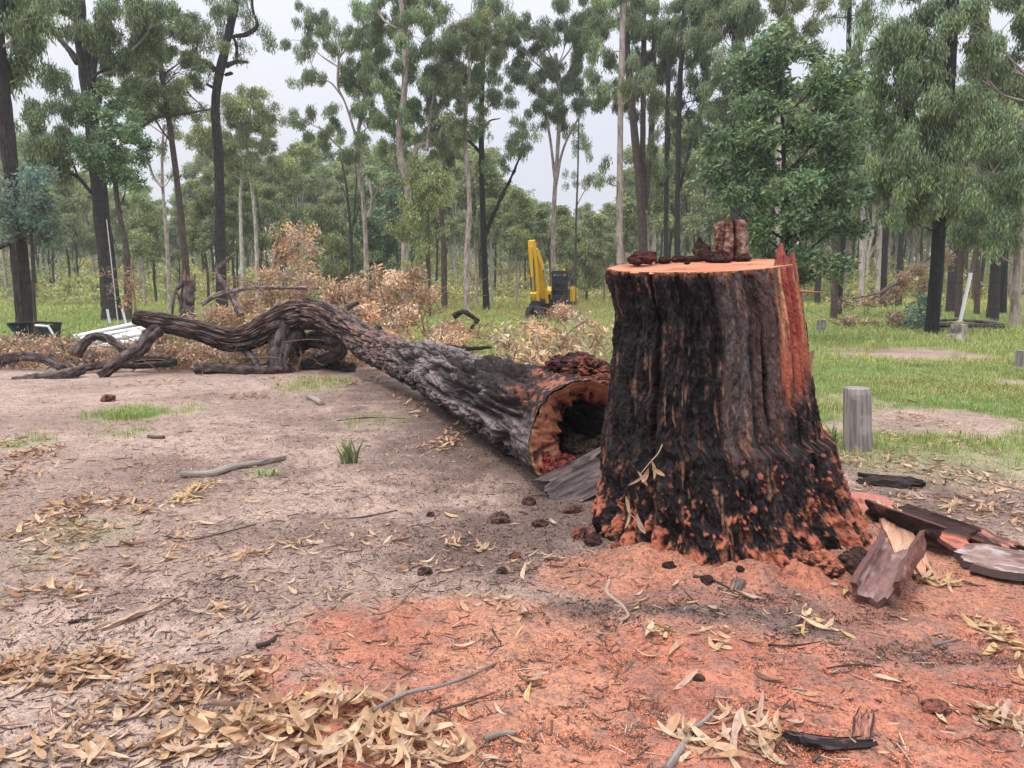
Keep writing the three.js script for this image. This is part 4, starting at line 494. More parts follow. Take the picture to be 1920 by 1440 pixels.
  lg('bent dark limb arching up in the brush at left', [[143, 668, 14.4], [152, 650, 14.5], [175, 632, 14.7], [205, 637, 14.8], [235, 660, 14.8]], .09, .07, .8); lg('dark limb lying low through the brush at the left edge', [[-12, 678, 14.6], [40, 668, 14.6], [90, 676, 14.4], [118, 692, 14.1]], .09, .07, .8); lg('dark limb between the two forked legs on the ground', [[158, 690, 14.2], [200, 684, 14.4], [270, 686, 14.4], [330, 680, 14.4]], .07, .06, .6); lg('thick dark limb flat on the ground under the arching trunk', [[368, 690, 14.0], [430, 694, 13.9], [490, 698, 13.8], [532, 694, 13.9]], .1, .1, .6); lg('dark limb lying under the brush behind the arching trunk', [[590, 672, 15], [620, 684, 14.7], [660, 690, 14.2]], .11, .1, .5); lg('dark crooked limb stretched left of the first forked leg', [[210, 690, 14.3], [280, 672, 14.6], [330, 676, 14.6]], .06, .05, .5);
  lg('pale leaning limb sticking up from the brush below the straight dark trunk', [[452, 592, 16.5], [436, 560, 16.7], [420, 532, 16.8], [407, 511, 17], [409, 503, 17], [424, 490, 17.1], [443, 475, 17.2]], .075, .03, 1.5); lg('grey dead limb lying level over the brush', [[378, 570, 16.4], [410, 552, 16.4], [470, 540, 16.5], [530, 540, 16.6], [576, 540, 16.7]], .05, .035, 2.2);
  { const t = thing('snapped_sapling', 'snapped reddish stem with a splintered top standing in the brush', 'broken tree', V(0, 0, 0)); limb('wood', [[352, 612, 18], [350, 570, 18], [354, 540, 18], [353, 524, 18]], .17, .15, t, 1.2, 20); for (const [x, y, l] of [[346, 506, 1], [353, 516, 2], [360, 514, 3]]) part('splinter', tube([AT(x, 532, 17.95), AT(x, y, 17.95)], [.05, .005], { seg: 7, disp: (s, a) => (fbm(s * 5, a, l, 2) - .5) * .03, col: () => [.34, .14, .1] }), M.wood, t); limb('wood', [[345, 530, 18], [330, 545, 17.8], [325, 570, 17.6], [322, 600, 17.5]], .05, .02, t, .7, 10); limb('wood', [[330, 545, 17.8], [338, 570, 17.6], [340, 590, 17.5]], .03, .015, t, .7, 8); }
  // right: thin logs by the black tree and a fallen sapling leaning in the clump
  lg('thin fallen log on the grass behind the leaning white pole', [[1880, 612, 26.5], [1800, 610, 26.4], [1740, 608, 26.2], [1690, 602, 26.6]], .11, .06, 1.0); lg('thinner second log crossing the grass at right', [[1868, 606, 27.2], [1790, 600, 27.2], [1720, 604, 27]], .06, .04, 1.3);
  { const t = thing('fallen_sapling', 'fallen sapling leaning low across the dark trunks at right, brown leaves drooping', 'fallen tree', V(0, 0, 0)); limb('wood', [[1632, 562, 37], [1690, 522, 37.5], [1750, 478, 38], [1790, 452, 38]], .09, .05, t, 1.5, 10); limb('wood', [[1600, 560, 36], [1650, 548, 36.6], [1690, 525, 37.2]], .05, .03, t, 1.4, 8); const r = rng(71), l = []; for (const [x, y, rx, ry] of [[1694, 524, 14, 18], [1722, 506, 16, 10], [1735, 535, 14, 18], [1775, 480, 10, 22], [1680, 548, 18, 10]]) { const c = AT(x, y, 37.4), k = 37.4 / FPX; fill(l, c, rx * k, ry * k, rx * k, 26, 1, 1, [1, .3], r); } instanced('dry_leaves', SPRAY.drybrown, M.dry, l, t); }
}

// ---------------------------------------------------------------- heaps of brush with dead leaves
function brush(label, d0, blobs, leaf, den, opt = {}) {
  const t = thing('brush_pile', label, 'brush', V(0, 0, 0)), r = rng(Math.round(blobs[0][0] * 3 + blobs[0][1])), list = [], tw = [];
  for (const [px, py, rx0, ry0, dd = 0, k = 1] of blobs) {
    const d = d0 + dd, c = AT(px, py, d), rx = rx0 * d / FPX, ry = ry0 * d / FPX, rz = Math.min(1.6, rx * .9), sub = Math.max(3, Math.round(rx * ry * 5)), n = Math.round(rx * ry * Math.PI * den * k / sub);
    const floor = gh(c.x, c.z) + .04;
    for (let i = 0; i < sub; i++) {
      const q = V(r() * 2 - 1, r() * 2 - 1, r() * 2 - 1).normalize().multiplyScalar(Math.sqrt(r()) * .85), cc = V(c.x + q.x * rx, Math.max(floor, c.y + q.y * ry), c.z + q.z * rz); const l0 = list.length; fill(list, cc, Math.max(.16, rx * .35), Math.max(.12, ry * .35), Math.max(.16, rz * .35), n, opt.s || .8, 2.4, [.75 + .5 * r(), .25], r);
      for (let e = l0; e < list.length; e++) if (list[e].m.elements[13] < floor - .05) list[e].m.elements[13] = floor + r() * .15;
      const s = V(c.x + (r() - .5) * rx * 1.2, floor - .02 + r() * .2, c.z + (r() - .5) * rz), m = s.clone().lerp(cc, .5).add(V((r() - .5) * .3, .1 * r(), (r() - .5) * .3)); tw.push(tube([s, m, cc, cc.clone().add(V((r() - .5) * .5, .12 * r() + .03, (r() - .5) * .5))], [.012 + .012 * r(), .004], { seg: 5, step: .18, cap: false }));
    }
  }
  for (let i = 0; i < (opt.bare || 26); i++) { const [px, py, rx0, ry0, dd = 0] = blobs[Math.floor(r() * blobs.length)], d = d0 + dd, c = AT(px + (r() - .5) * 2 * rx0, py, d), f = gh(c.x, c.z), a = r() * 6.28, l = .5 + 1.1 * r(), up = .15 + .75 * r() * r(), s = V(c.x, Math.max(f, c.y - .3), c.z + (r() - .5)), e = s.clone().add(V(Math.cos(a) * l, up, Math.sin(a) * l * .6)), m = s.clone().lerp(e, .5).add(V((r() - .5) * .25, .18 * r(), 0)); tw.push(tube([s, m, e], [.014, .004], { seg: 5, step: .15, cap: false })); const k = m.clone().lerp(e, .4), q = k.clone().add(V((r() - .5) * .5, .25 * r(), (r() - .5) * .3)); tw.push(tube([k, k.clone().lerp(q, .6).add(V(0, .03, 0)), q], [.007, .003], { seg: 4, step: .15, cap: false })); }
  part('twigs', join(tw), opt.twig || M.twig, t); instanced('dry_leaves', SPRAY[leaf], M.dry, list, t); return t;
}
{
  const P = std({ color: lin(.34, .19, .13), bumpMap: T_FINE, bumpScale: .008 });
  brush('low brown brush covering the ground left of the forked limb legs', 15.6, [[30, 672, 60, 20], [100, 660, 60, 22], [170, 672, 60, 22], [60, 648, 50, 14, 1], [130, 658, 50, 12, 1], [230, 660, 50, 12, 1], [20, 690, 50, 10, -.8, .6], [200, 695, 60, 8, -1, .5], [290, 662, 40, 20, .4], [20, 655, 40, 18, .5], [120, 686, 60, 10, -.6], [240, 676, 40, 16]], 'drybrown', 56);
  brush('brown leafy brush filling the space under the bent limb', 15.5, [[320, 655, 60, 26], [400, 665, 60, 26], [470, 680, 40, 18, -.6], [350, 630, 50, 20, .8], [430, 640, 50, 20, .8], [540, 680, 60, 18, -.3], [600, 690, 50, 14, -.6, .8], [300, 682, 60, 12, -.6], [400, 695, 60, 8, -1.2, .7], [480, 660, 44, 22, .4], [580, 665, 50, 20, .6], [640, 690, 40, 12, -.4], [520, 696, 60, 9, -.9], [430, 600, 40, 14, 1.4], [370, 676, 44, 16, -.2]], 'drybrown', 56);
  brush('tangle of thin dead twigs and tan leaves between the forked limb and the arch', 14.9, [[60, 690, 60, 8, .2], [140, 664, 60, 14, .8], [220, 690, 50, 8, -.2], [300, 645, 50, 26, .4], [360, 665, 50, 22], [420, 680, 50, 16, -.3], [450, 655, 40, 22, .6], [560, 690, 40, 10, -.3], [600, 650, 44, 24, 1.4], [650, 680, 34, 14, .3], [540, 650, 40, 22, 1.2], [500, 630, 40, 18, 1.6], [20, 640, 40, 12, 1.6]], 'dry', 34, { twig: P, bare: 90 });
  brush('tan brush heaped behind the level dead limb and arching trunk', 17.2, [[450, 580, 55, 24], [520, 560, 55, 26], [560, 540, 45, 24], [490, 610, 60, 22, -.6], [410, 600, 45, 20], [560, 590, 50, 20, -.4], [380, 590, 30, 16], [500, 520, 30, 14]], 'dry', 40, { twig: P, bare: 60 });
  brush('tall tan leafy brush heap behind the middle of the fallen trunk', 16.2, [[640, 560, 46, 28], [700, 545, 50, 34], [755, 540, 46, 34], [690, 590, 60, 30, -.6], [770, 590, 60, 32, -.6], [830, 610, 50, 30, -1], [740, 625, 70, 26, -1.6], [830, 645, 50, 20, -2], [800, 560, 34, 26], [640, 600, 50, 24], [720, 518, 34, 14], [620, 540, 24, 20], [860, 640, 30, 20, -1.6]], 'dry', 50, { twig: P, bare: 60 });
  brush('pale straw coloured leafy branches behind the burl of the log', 9.6, [[960, 650, 38, 26], [1010, 640, 42, 28], [1060, 655, 44, 26], [1000, 680, 50, 24, -.6], [1060, 690, 46, 20, -.9], [1105, 690, 36, 20, -.6, .8], [950, 685, 34, 18, -.2]], 'straw', 48, { s: .75, twig: P });
  brush('thin scatter of brown twiggy brush between log and excavator', 13.5, [[960, 615, 50, 10], [1040, 610, 60, 12], [1120, 630, 40, 16], [1100, 605, 40, 10, 2], [1140, 660, 24, 16, -1]], 'dry', 12, { twig: P });
  brush('brown brush heap right before the excavator blade', 32, [[1050, 584, 20, 14], [1066, 590, 18, 12], [1038, 588, 16, 10], [1056, 574, 14, 9]], 'dry', 26, { s: .95, twig: P });
  brush('long low brown brush heap on the grass left of the big black tree', 27.5, [[1600, 608, 26, 10], [1640, 612, 32, 12], [1672, 604, 26, 14], [1705, 612, 30, 12], [1590, 600, 18, 8]], 'drybrown', 26, { s: 1 });
  brush('low brown brush heap farther off among the slim dark trunks', 37, [[1590, 567, 26, 6], [1630, 564, 30, 7], [1670, 560, 24, 6]], 'drybrown', 26, { s: 1.1 });
  // a bare upright twig with dry leaves
  { const t = thing('dead_sapling', 'upright dead sapling with copper coloured leaves against the green wood', 'dead tree', V(0, 0, 0)), m = []; const D = 18.5, A = (x, y, z = 0) => AT(x, y, D + z); m.push(tube([A(513, 600), A(511, 540), A(516, 480), A(528, 450)], [.05, .03], { seg: 8, step: .2 })); part('trunk', join(m), P, t); const tw = [], r = rng(91), l = []; for (let i = 0; i < 34; i++) { const a = A(512 + r() * 14, 530 - r() * 80), b = A(505 + r() * 90, 425 + r() * 100, (r() - .5) * 1.2), c = a.clone().lerp(b, .5).add(V(0, .2 * r(), 0)); tw.push(tube([a, c, b], [.014, .004], { seg: 5, step: .25, cap: false })); fill(l, b, .25, .2, .25, r() < .5 ? 2 : 1, .7, 2, [1, .3], r); if (r() < .4) fill(l, c, .2, .2, .2, 1, .6, 2, [1, .3], r); } part('branch', join(tw), P, t); instanced('dry_leaves', SPRAY.dry, M.dry, l, t); }
  { const t = thing('dead_sapling', 'thin dead leafy stem left of the snapped one', 'dead tree', V(0, 0, 0)), D = 19.5, A = (x, y, z = 0) => AT(x, y, D + z), r = rng(93), tw = [], l = []; part('trunk', tube([A(256, 612), A(252, 560), A(246, 520), A(249, 478)], [.035, .015], { seg: 7, step: .2 }), P, t); for (let i = 0; i < 16; i++) { const a = A(248 + r() * 6, 560 - r() * 60), b = A(190 + r() * 90, 500 + r() * 80, (r() - .5)), c = a.clone().lerp(b, .5); tw.push(tube([a, c, b], [.012, .004], { seg: 5, step: .25, cap: false })); if (r() < .6) fill(l, b, .2, .15, .2, 1, .6, 2, [.9, .3], r); } part('branch', join(tw), P, t); instanced('dry_leaves', SPRAY.drybrown, M.dry, l, t); }
}

// ---------------------------------------------------------------- strap leaved plants
function strapPlant(label, px, py, n, h, dry) {
  const o = onG(px, py, -.01), t = thing('strap_plant', label, 'plant', o), r = rng(px); const mats = [std({ color: lin(.16, .25, .1), side: THREE.DoubleSide, roughness: .6 }), std({ color: lin(.23, .3, .13), side: THREE.DoubleSide, roughness: .6 }), std({ color: lin(.42, .38, .2), side: THREE.DoubleSide })];
  for (let i = 0; i < n; i++) { const a = r() * 6.28, l = h * (.55 + .6 * r()), out = .15 + .7 * r(), w = .008 + .005 * r(), x0 = (r() - .5) * .14, z0 = (r() - .5) * .08; part('leaf', sheet(2, 9, (u, v) => { const k = v, rr = out * l * k * (.4 + .6 * k), y = l * k * (1 - out * .45 * k), wd = w * (1 - k ** 3) * (u - .5) * 2; return [x0 + Math.cos(a) * rr - Math.sin(a) * wd, y - (u === .5 ? .003 : 0), z0 + Math.sin(a) * rr + Math.cos(a) * wd]; }), mats[r() < .16 * (dry || 1) ? 2 : r() < .5 ? 1 : 0], t); }
}
strapPlant('tuft of green strap leaves alone on the bare dirt', 655, 868, 44, .3); strapPlant('green strap leaved plant between the big stump and the grey post', 1556, 838, 34, .32, 1.5);
strapPlant('low green seedling cluster above the grey peeled branch', 500, 892, 16, .09);

// ---------------------------------------------------------------- fallen leaves
const LEAFM = [[.58, .4, .25], [.48, .31, .19], [.64, .48, .33], [.36, .2, .125], [.54, .34, .2], [.2, .105, .07], [.52, .38, .3], [.58, .41, .2]].map((c) => new THREE.MeshPhysicalMaterial({ color: lin(...c), roughness: .8, transmission: .18, thickness: 0, side: THREE.DoubleSide, vertexColors: true, bumpMap: T_FINE, bumpScale: .004, specularIntensity: .4 }));
function leafGeo(seed, len, wid) {
  const r = rng(seed), bend = (r() - .5) * 1.7, curl = (r() - .25) * 2.6, fold = .2 + r() * r() * 2.2, twist = (r() - .5) * 2.6, seg = 9, cut = seed % 7 === 3 ? .6 + .2 * r() : 1;
  return sheet(2, seg, (u, v) => { const t = v * cut, w = wid * Math.pow(Math.sin(Math.PI * Math.pow(clamp(t * .97 + .015), .75)), .85) + .0008, a = bend * (t - .5), s = (t - .5) * len, e = (u - .5) * 2, tw = twist * (t - .5); const x = s * Math.cos(a * .5), z = bend * len * .35 * (t - .5) ** 2 * 2 + e * w * Math.cos(tw), y = curl * len * .5 * (t - .5) ** 2 + Math.abs(e) * w * fold * .5 + e * w * Math.sin(tw); const m = fbm(t * 9 + seed, e * 1.6, seed, 3), q = (.62 + .75 * m) * (1 - .3 * sstep(.75, 1, t)) * (e ? 1 : .88); return [x, y, z, q, q * mix(.94, 1.02, m), q * mix(.88, 1.02, m), u * .03, v * .1]; });
}
const LG = []; for (let i = 0; i < 22; i++) { const l = .1 + .015 * (i % 5); LG.push(leafGeo(200 + i, l, .0075 + .0027 * (i % 4))); }
function leafMesh(parent, p, r, tilt, name, tones) { const m = new THREE.Mesh(LG[Math.floor(r() * LG.length)], LEAFM[tones ? tones[Math.floor(r() * tones.length)] : Math.floor(r() * LEAFM.length)]); m.name = name; m.castShadow = m.receiveShadow = true; m.position.copy(p); m.rotation.set((r() - .5) * tilt, r() * 6.28, (r() - .5) * tilt, 'YXZ'); const s = (name === 'leaf' ? LSC : .85) * (.65 + .6 * r()); m.scale.set(s, s, s); parent.add(m); return m; }
const LSTUFF = []; let LSC = .88;
function leafPile(label, ell, n, h, tones, tilt = .8) { // ell: [[px, py, rx, ry, weight]..]
  const c = onG(ell[0][0], ell[0][1], 0), t = thing('leaf_pile', label, 'leaf litter', c), r = rng(Math.round(ell[0][0] * 7 + ell[0][1])); const S = spots(ell); let tot = S.reduce((a, s) => a + s.k, 0), made = 0;
  for (const s of S) for (let i = 0; i < n * s.k / tot; i++) { const a = r() * 6.28, q = Math.pow(r(), .62), x = s.x + Math.cos(a) * q * s.rx, z = s.z + Math.sin(a) * q * s.rz, y = gh(x, z) + .006 + h * (1 - q) * r(); if (made++ < 260) leafMesh(t, V(x, y, z).sub(c), r, tilt, 'leaf', tones); else LSTUFF.push([V(x, y, z), tones]); }
}
const PALE = [0, 1, 2, 2, 4, 6, 0, 1, 3, 4], MIXED = [0, 1, 3, 4, 5, 6, 1, 2], BRN = [3, 5, 4, 1, 3, 6], YEL = [7, 0, 2, 7];
LSC = 1.05; leafPile('big pale heap of dry leaves at the bottom edge left of centre', [[560, 1385, 190, 60, 3], [640, 1330, 130, 40, 1.4], [470, 1345, 110, 40, 1], [780, 1380, 110, 50, 1.2], [680, 1430, 200, 30, 1.6], [840, 1420, 50, 30, .4]], 330, .1, PALE, 1.3);
LSC = .88; leafPile('leaf drift left of the big heap, mostly curled tan leaves', [[400, 1290, 100, 26, 2], [330, 1275, 60, 20, 1], [250, 1330, 130, 26, 1.3], [460, 1260, 60, 18, .6]], 170, .035, MIXED, .9); leafPile('leaf drift crossing the left edge of the dirt', [[110, 1265, 120, 30, 2], [40, 1250, 60, 26, 1], [190, 1240, 60, 18, 1]], 150, .035, MIXED, .9); leafPile('flat leaves scattered in the bottom left corner', [[180, 1420, 200, 40, 1], [80, 1400, 90, 20, .5], [330, 1400, 90, 30, .8]], 60, .02, PALE, .6);
leafPile('brown drift of leaves on the dirt at left, above the dirt patch', [[165, 950, 70, 22, 2], [100, 975, 50, 24, 1.2], [250, 955, 60, 14, .8], [60, 1000, 40, 20, .6], [130, 1010, 90, 34, 1.2]], 210, .06, MIXED, .9); leafPile('yellowish swept clump of leaves under the grey branch', [[372, 925, 40, 26, 1], [345, 940, 26, 10, .4]], 70, .07, YEL, .7); leafPile('brown leaves gathered at the left edge in mid distance', [[36, 862, 60, 20, 1.4], [70, 850, 40, 16, .6], [20, 900, 50, 20, .8], [15, 830, 30, 12, .5]], 170, .06, BRN, .9); leafPile('loose leaves trailing along the left dirt', [[180, 1075, 130, 44, 1], [330, 1010, 90, 44, .7], [80, 1110, 80, 20, .5], [120, 880, 130, 26, .7]], 95, .02, MIXED, .7);
leafPile('curled tan leaves on the dirt in the shade beside the log', [[838, 833, 30, 16, 1], [855, 810, 26, 14, .6], [810, 842, 30, 10, .6], [790, 770, 22, 14, .6], [775, 758, 18, 10, .5]], 110, .06, PALE, 1); leafPile('few pale leaves grouped on dirt left of the sawdust', [[452, 1055, 24, 14, 1], [560, 1020, 40, 14, .8], [420, 1145, 30, 12, .8], [500, 1040, 20, 10, .4]], 34, .02, PALE, .8);
leafPile('pale star of leaves lying before the right of the stump front', [[1520, 1160, 40, 22, 1], [1560, 1180, 30, 16, .4], [1495, 1178, 20, 10, .3]], 18, .03, YEL, .9); leafPile('small leaf group on the sawdust left of centre front', [[1345, 1195, 36, 14, 1], [1360, 1212, 26, 8, .4]], 12, .03, YEL, .9); leafPile('curling pair of leaf sprigs left on the sawdust', [[1235, 1195, 36, 14, 1]], 10, .04, YEL, 1.2); leafPile('leaf scatter by the knobbly stick at the bottom right', [[1400, 1375, 70, 40, 2], [1290, 1385, 50, 30, .9], [1350, 1415, 90, 26, 1], [1440, 1405, 50, 20, .6]], 84, .04, PALE, 1); leafPile('yellow leaves on sawdust near the right edge', [[1862, 1190, 40, 22, 1], [1900, 1230, 40, 24, 1], [1850, 1170, 24, 10, .3]], 34, .03, YEL, .9); leafPile('brown leaf drift near the lower right corner', [[1880, 1355, 40, 30, 1.2], [1850, 1345, 30, 16, .5], [1910, 1370, 30, 20, .5]], 60, .04, MIXED, .9); leafPile('leaves caught behind the tan bark plank', [[1745, 1095, 26, 12, 1], [1775, 1100, 16, 10, .5]], 16, .03, YEL, .9);
leafPile('mixed dry leaves over the ground beyond the bark pieces at right', [[1760, 945, 110, 34, 2], [1840, 900, 90, 34, 2], [1720, 880, 90, 26, 1.4], [1880, 960, 60, 40, 1.2], [1640, 940, 40, 18, .5], [1690, 860, 60, 20, 1]], 260, .03, MIXED, .8); leafPile('tan leaves heaped against the grey post', [[1660, 820, 60, 22, 1.4], [1720, 790, 60, 20, 1], [1590, 860, 40, 14, .6], [1800, 830, 70, 20, 1], [1700, 760, 40, 10, .4]], 230, .05, PALE, .9); leafPile('leaves strewn on the grass beyond the grey post', [[1560, 700, 30, 14, 1], [1590, 690, 26, 10, .6], [1720, 715, 40, 10, .8], [1640, 740, 50, 10, .6], [1850, 770, 60, 20, .7]], 120, .04, BRN, .9); leafPile('brown dry leaves spread in front of the arching trunk', [[470, 745, 40, 6, 1], [300, 720, 120, 8, 1], [560, 715, 80, 8, 1], [700, 705, 40, 14, .7], [640, 720, 70, 8, .8], [760, 745, 30, 12, .4]], 220, .05, BRN, .9);
leafPile('leaves over the dark soil at the left root of the stump', [[860, 1020, 60, 20, 1], [800, 1060, 60, 16, .6], [1000, 1055, 60, 18, .8], [905, 1120, 50, 14, .6], [960, 1145, 40, 8, .4], [730, 1010, 60, 14, .5]], 60, .02, PALE, .9);
{ // single leaves lying apart
  const r = rng(77), lab = { saw: ['single dry leaf lying apart on the orange sawdust', 'single leaves on the sawdust'], dirt: ['single dry leaf lying apart on the bare pinkish dirt', 'single leaves on the bare dirt'] }; let n = 0;
  for (let i = 0; i < 4000 && n < 150; i++) { const px = r() * 1920, py = 900 + 540 * r(), p = onG(px, py, .008); if (Math.hypot(p.x - STUMP.x, p.z - STUMP.z) < 1.0) continue; const s = sawAt(p.x, p.z); if (s > .5 && r() < .3) continue; const k = s > .5 ? 'saw' : 'dirt'; const m = leafMesh(scene, p, r, .6, numbered('fallen_leaf')); tag(m, lab[k][0], 'leaf', lab[k][1]); n++; }
  // finer litter nobody could count
  const L = (P, tones) => ({ m: M4(P, (r() - .5) * .9, r() * 6.28, (r() - .5) * .9, .5 + .5 * r()), c: LEAFM[(tones || MIXED)[Math.floor(r() * (tones || MIXED).length)]].color }), bits = LSTUFF.map(([p, t]) => L(p, t));
  for (let i = 0; i < 5500; i++) { const px = -60 + 2040 * r(), d = 2.3 + 12.5 * r() * Math.sqrt(r()), p = AT(px, 700, d); const n = fbm(p.x * .7 + 3, 5, p.z * .7, 4), left = sstep(1, -2, p.x) * .1; if (r() > sstep(.54, .68, n + left) || (sawAt(p.x, p.z) > .4 && r() < .8)) continue; p.y = gh(p.x, p.z) + .006; const e = L(p, BRN); e.m.scale(V(.6, .6, .6)); bits.push(e); }
  for (let i = 0; i < 6000; i++) { const px = -60 + 1300 * r(), d = 5 + 10 * r(), p = AT(px, 700, d), n = fbm(p.x * .5 + 3, 5, p.z * 1.5, 4); if (r() > sstep(.42, .62, n)) continue; p.y = gh(p.x, p.z) + .006; const e = L(p, [3, 5, 5, 5, 5, 1]); e.m.scale(V(.5, .5, .5)); bits.push(e); }
  const lm = new THREE.MeshPhysicalMaterial({ color: 0xffffff, vertexColors: true, roughness: .85, transmission: .15, thickness: 0, side: THREE.DoubleSide });
  const three = [0, 1, 2].map((k) => bits.filter((_, i) => i % 3 === k)); three.forEach((b, k) => tag(instanced(numbered('leaf_litter'), LG[k * 4 + 1], lm, b), 'small dry leaf bits strewn all over the dirt', 'leaf litter', null, 'stuff'));
  // sawdust flakes, crumbs of burnt bark and bits of twig
  const flake = new THREE.TetrahedronGeometry(1, 0); flake.scale(1, .35, .55); const fl = [], cr = [], tw = []; const fc = [[.7, .27, .14], [.6, .19, .1], [.75, .4, .23], [.45, .13, .07]];
  for (let i = 0; i < 120000 && fl.length < 42000; i++) { const px = -20 + 1960 * r(), py = 1010 + 470 * Math.sqrt(r()), p = onG(px, py, .002); if (r() > sawAt(p.x, p.z)) continue; const c = fc[Math.floor(r() * 4)], v = .8 + .4 * r(); fl.push({ m: M4(p, r() * 3, r() * 6.28, r() * 3, .0035 + .0045 * r() * r()), c: lin(c[0] * v, c[1] * v, c[2] * v) }); }
  for (let i = 0; i < 150000 && cr.length < 44000; i++) { const px = -20 + 1960 * r(), py = 690 + 790 * r(), p = onG(px, py, .002), n = fbm(p.x * 1.5, 8, p.z * 1.5, 3); if (r() > .16 + inSpots(SOIL_AND_SHADE, p.x, p.z) * .8 + .5 * sstep(.5, .7, n)) continue; const v = .5 + r(); cr.push({ m: M4(p, r() * 3, r() * 6.28, r() * 3, .004 + (.011 + .016 * inSpots(SOIL_AND_SHADE, p.x, p.z)) * r() * r() * r()), c: lin(.085 * v, .055 * v, .05 * v) }); }
  const tg = new THREE.CylinderGeometry(.0018, .0026, .07, 5); tg.rotateZ(Math.PI / 2); for (let i = 0; i < 5200; i++) { const px = -20 + 1960 * r(), py = 690 + 790 * r(), p = onG(px, py, .004), v = .5 + r(); tw.push({ m: M4(p, 0, r() * 6.28, (r() - .5) * .3, V(.3 + r() * r() * 1.6, .7 + r(), .7 + r())), c: r() < .25 ? lin(.36 * v, .27 * v, .2 * v) : lin(.1 * v, .06 * v, .05 * v) }); }
  const cm = std({ color: 0xffffff, roughness: .95 });
  tag(instanced('sawdust', flake, cm, fl), 'orange sawdust flakes over the ground', 'sawdust', null, 'stuff'); tag(instanced('bark_crumbs', flake, cm, cr), 'dark crumbs of burnt bark over the ground', 'bark crumbs', null, 'stuff'); tag(instanced('twig_bits', tg, cm, tw), 'short bits of twig strewn over the ground', 'twig bits', null, 'stuff');
}
// dry sprigs hanging on the charred bark
function sprig(label, pts, leaves, d) { const t = thing('leaf_sprig', label, 'leaf sprig', V(0, 0, 0)), P = pts.map(([x, y]) => AT(x, y, d)), r = rng(pts[0][0]); part('stem', tube(P, [.0035, .002], { seg: 5, step: .02 }), std({ color: lin(.5, .36, .24) }), t); for (const [x, y, rot] of leaves) { const m = new THREE.Mesh(LG[Math.floor(r() * LG.length)], LEAFM[[4, 6, 0][Math.floor(r() * 3)]]); m.name = 'leaf'; m.position.copy(AT(x, y, d - .01)); m.rotation.set(1.2 + r() * .4, rot, 1.57 + rot, 'ZXY'); m.scale.setScalar(.85); t.add(m); } }
sprig('dry leafy sprig caught on the upper left of the charred trunk', [[1242, 833], [1234, 850], [1218, 868], [1200, 890]], [[1227, 878, .1], [1211, 890, -.2], [1196, 900, -.5], [1205, 896, .3], [1231, 882, .5]], 4.12); sprig('small dry sprig low on the left of the charred trunk', [[1178, 938], [1179, 960], [1190, 972], [1200, 985]], [[1177, 945, .1], [1180, 970, -.1], [1199, 982, .2]], 4.05);
// ---------------------------------------------------------------- trees
const UP1 = V(0, 1, 0);
const tri = rng(101);
function fill(list, c, rx, ry, rz, n, s, rot, tone, r) { // scatter sprays through an ellipsoid, fuller towards its skin
  for (let i = 0; i < n; i++) {
    const d = V(r() * 2 - 1, r() * 2 - 1, r() * 2 - 1).normalize(), k = Math.pow(r(), .5) * (.65 + .75 * r() * r());
    const p = V(c.x + d.x * rx * k, c.y + d.y * ry * k, c.z + d.z * rz * k);
    const v = (.78 + .5 * r()) * tone[0], w = 1 + (r() - .5) * tone[1];
    list.push({ m: M4(p, (r() - .5) * rot, r() * 6.28, (r() - .5) * rot, s * (.7 + .6 * r())), c: lin(v * w, v, v / w) });
  }
}
const BARKW = { iron: 'iron', charred: 'charred', brown: 'brownbark', pale: 'pale', white: 'white' };
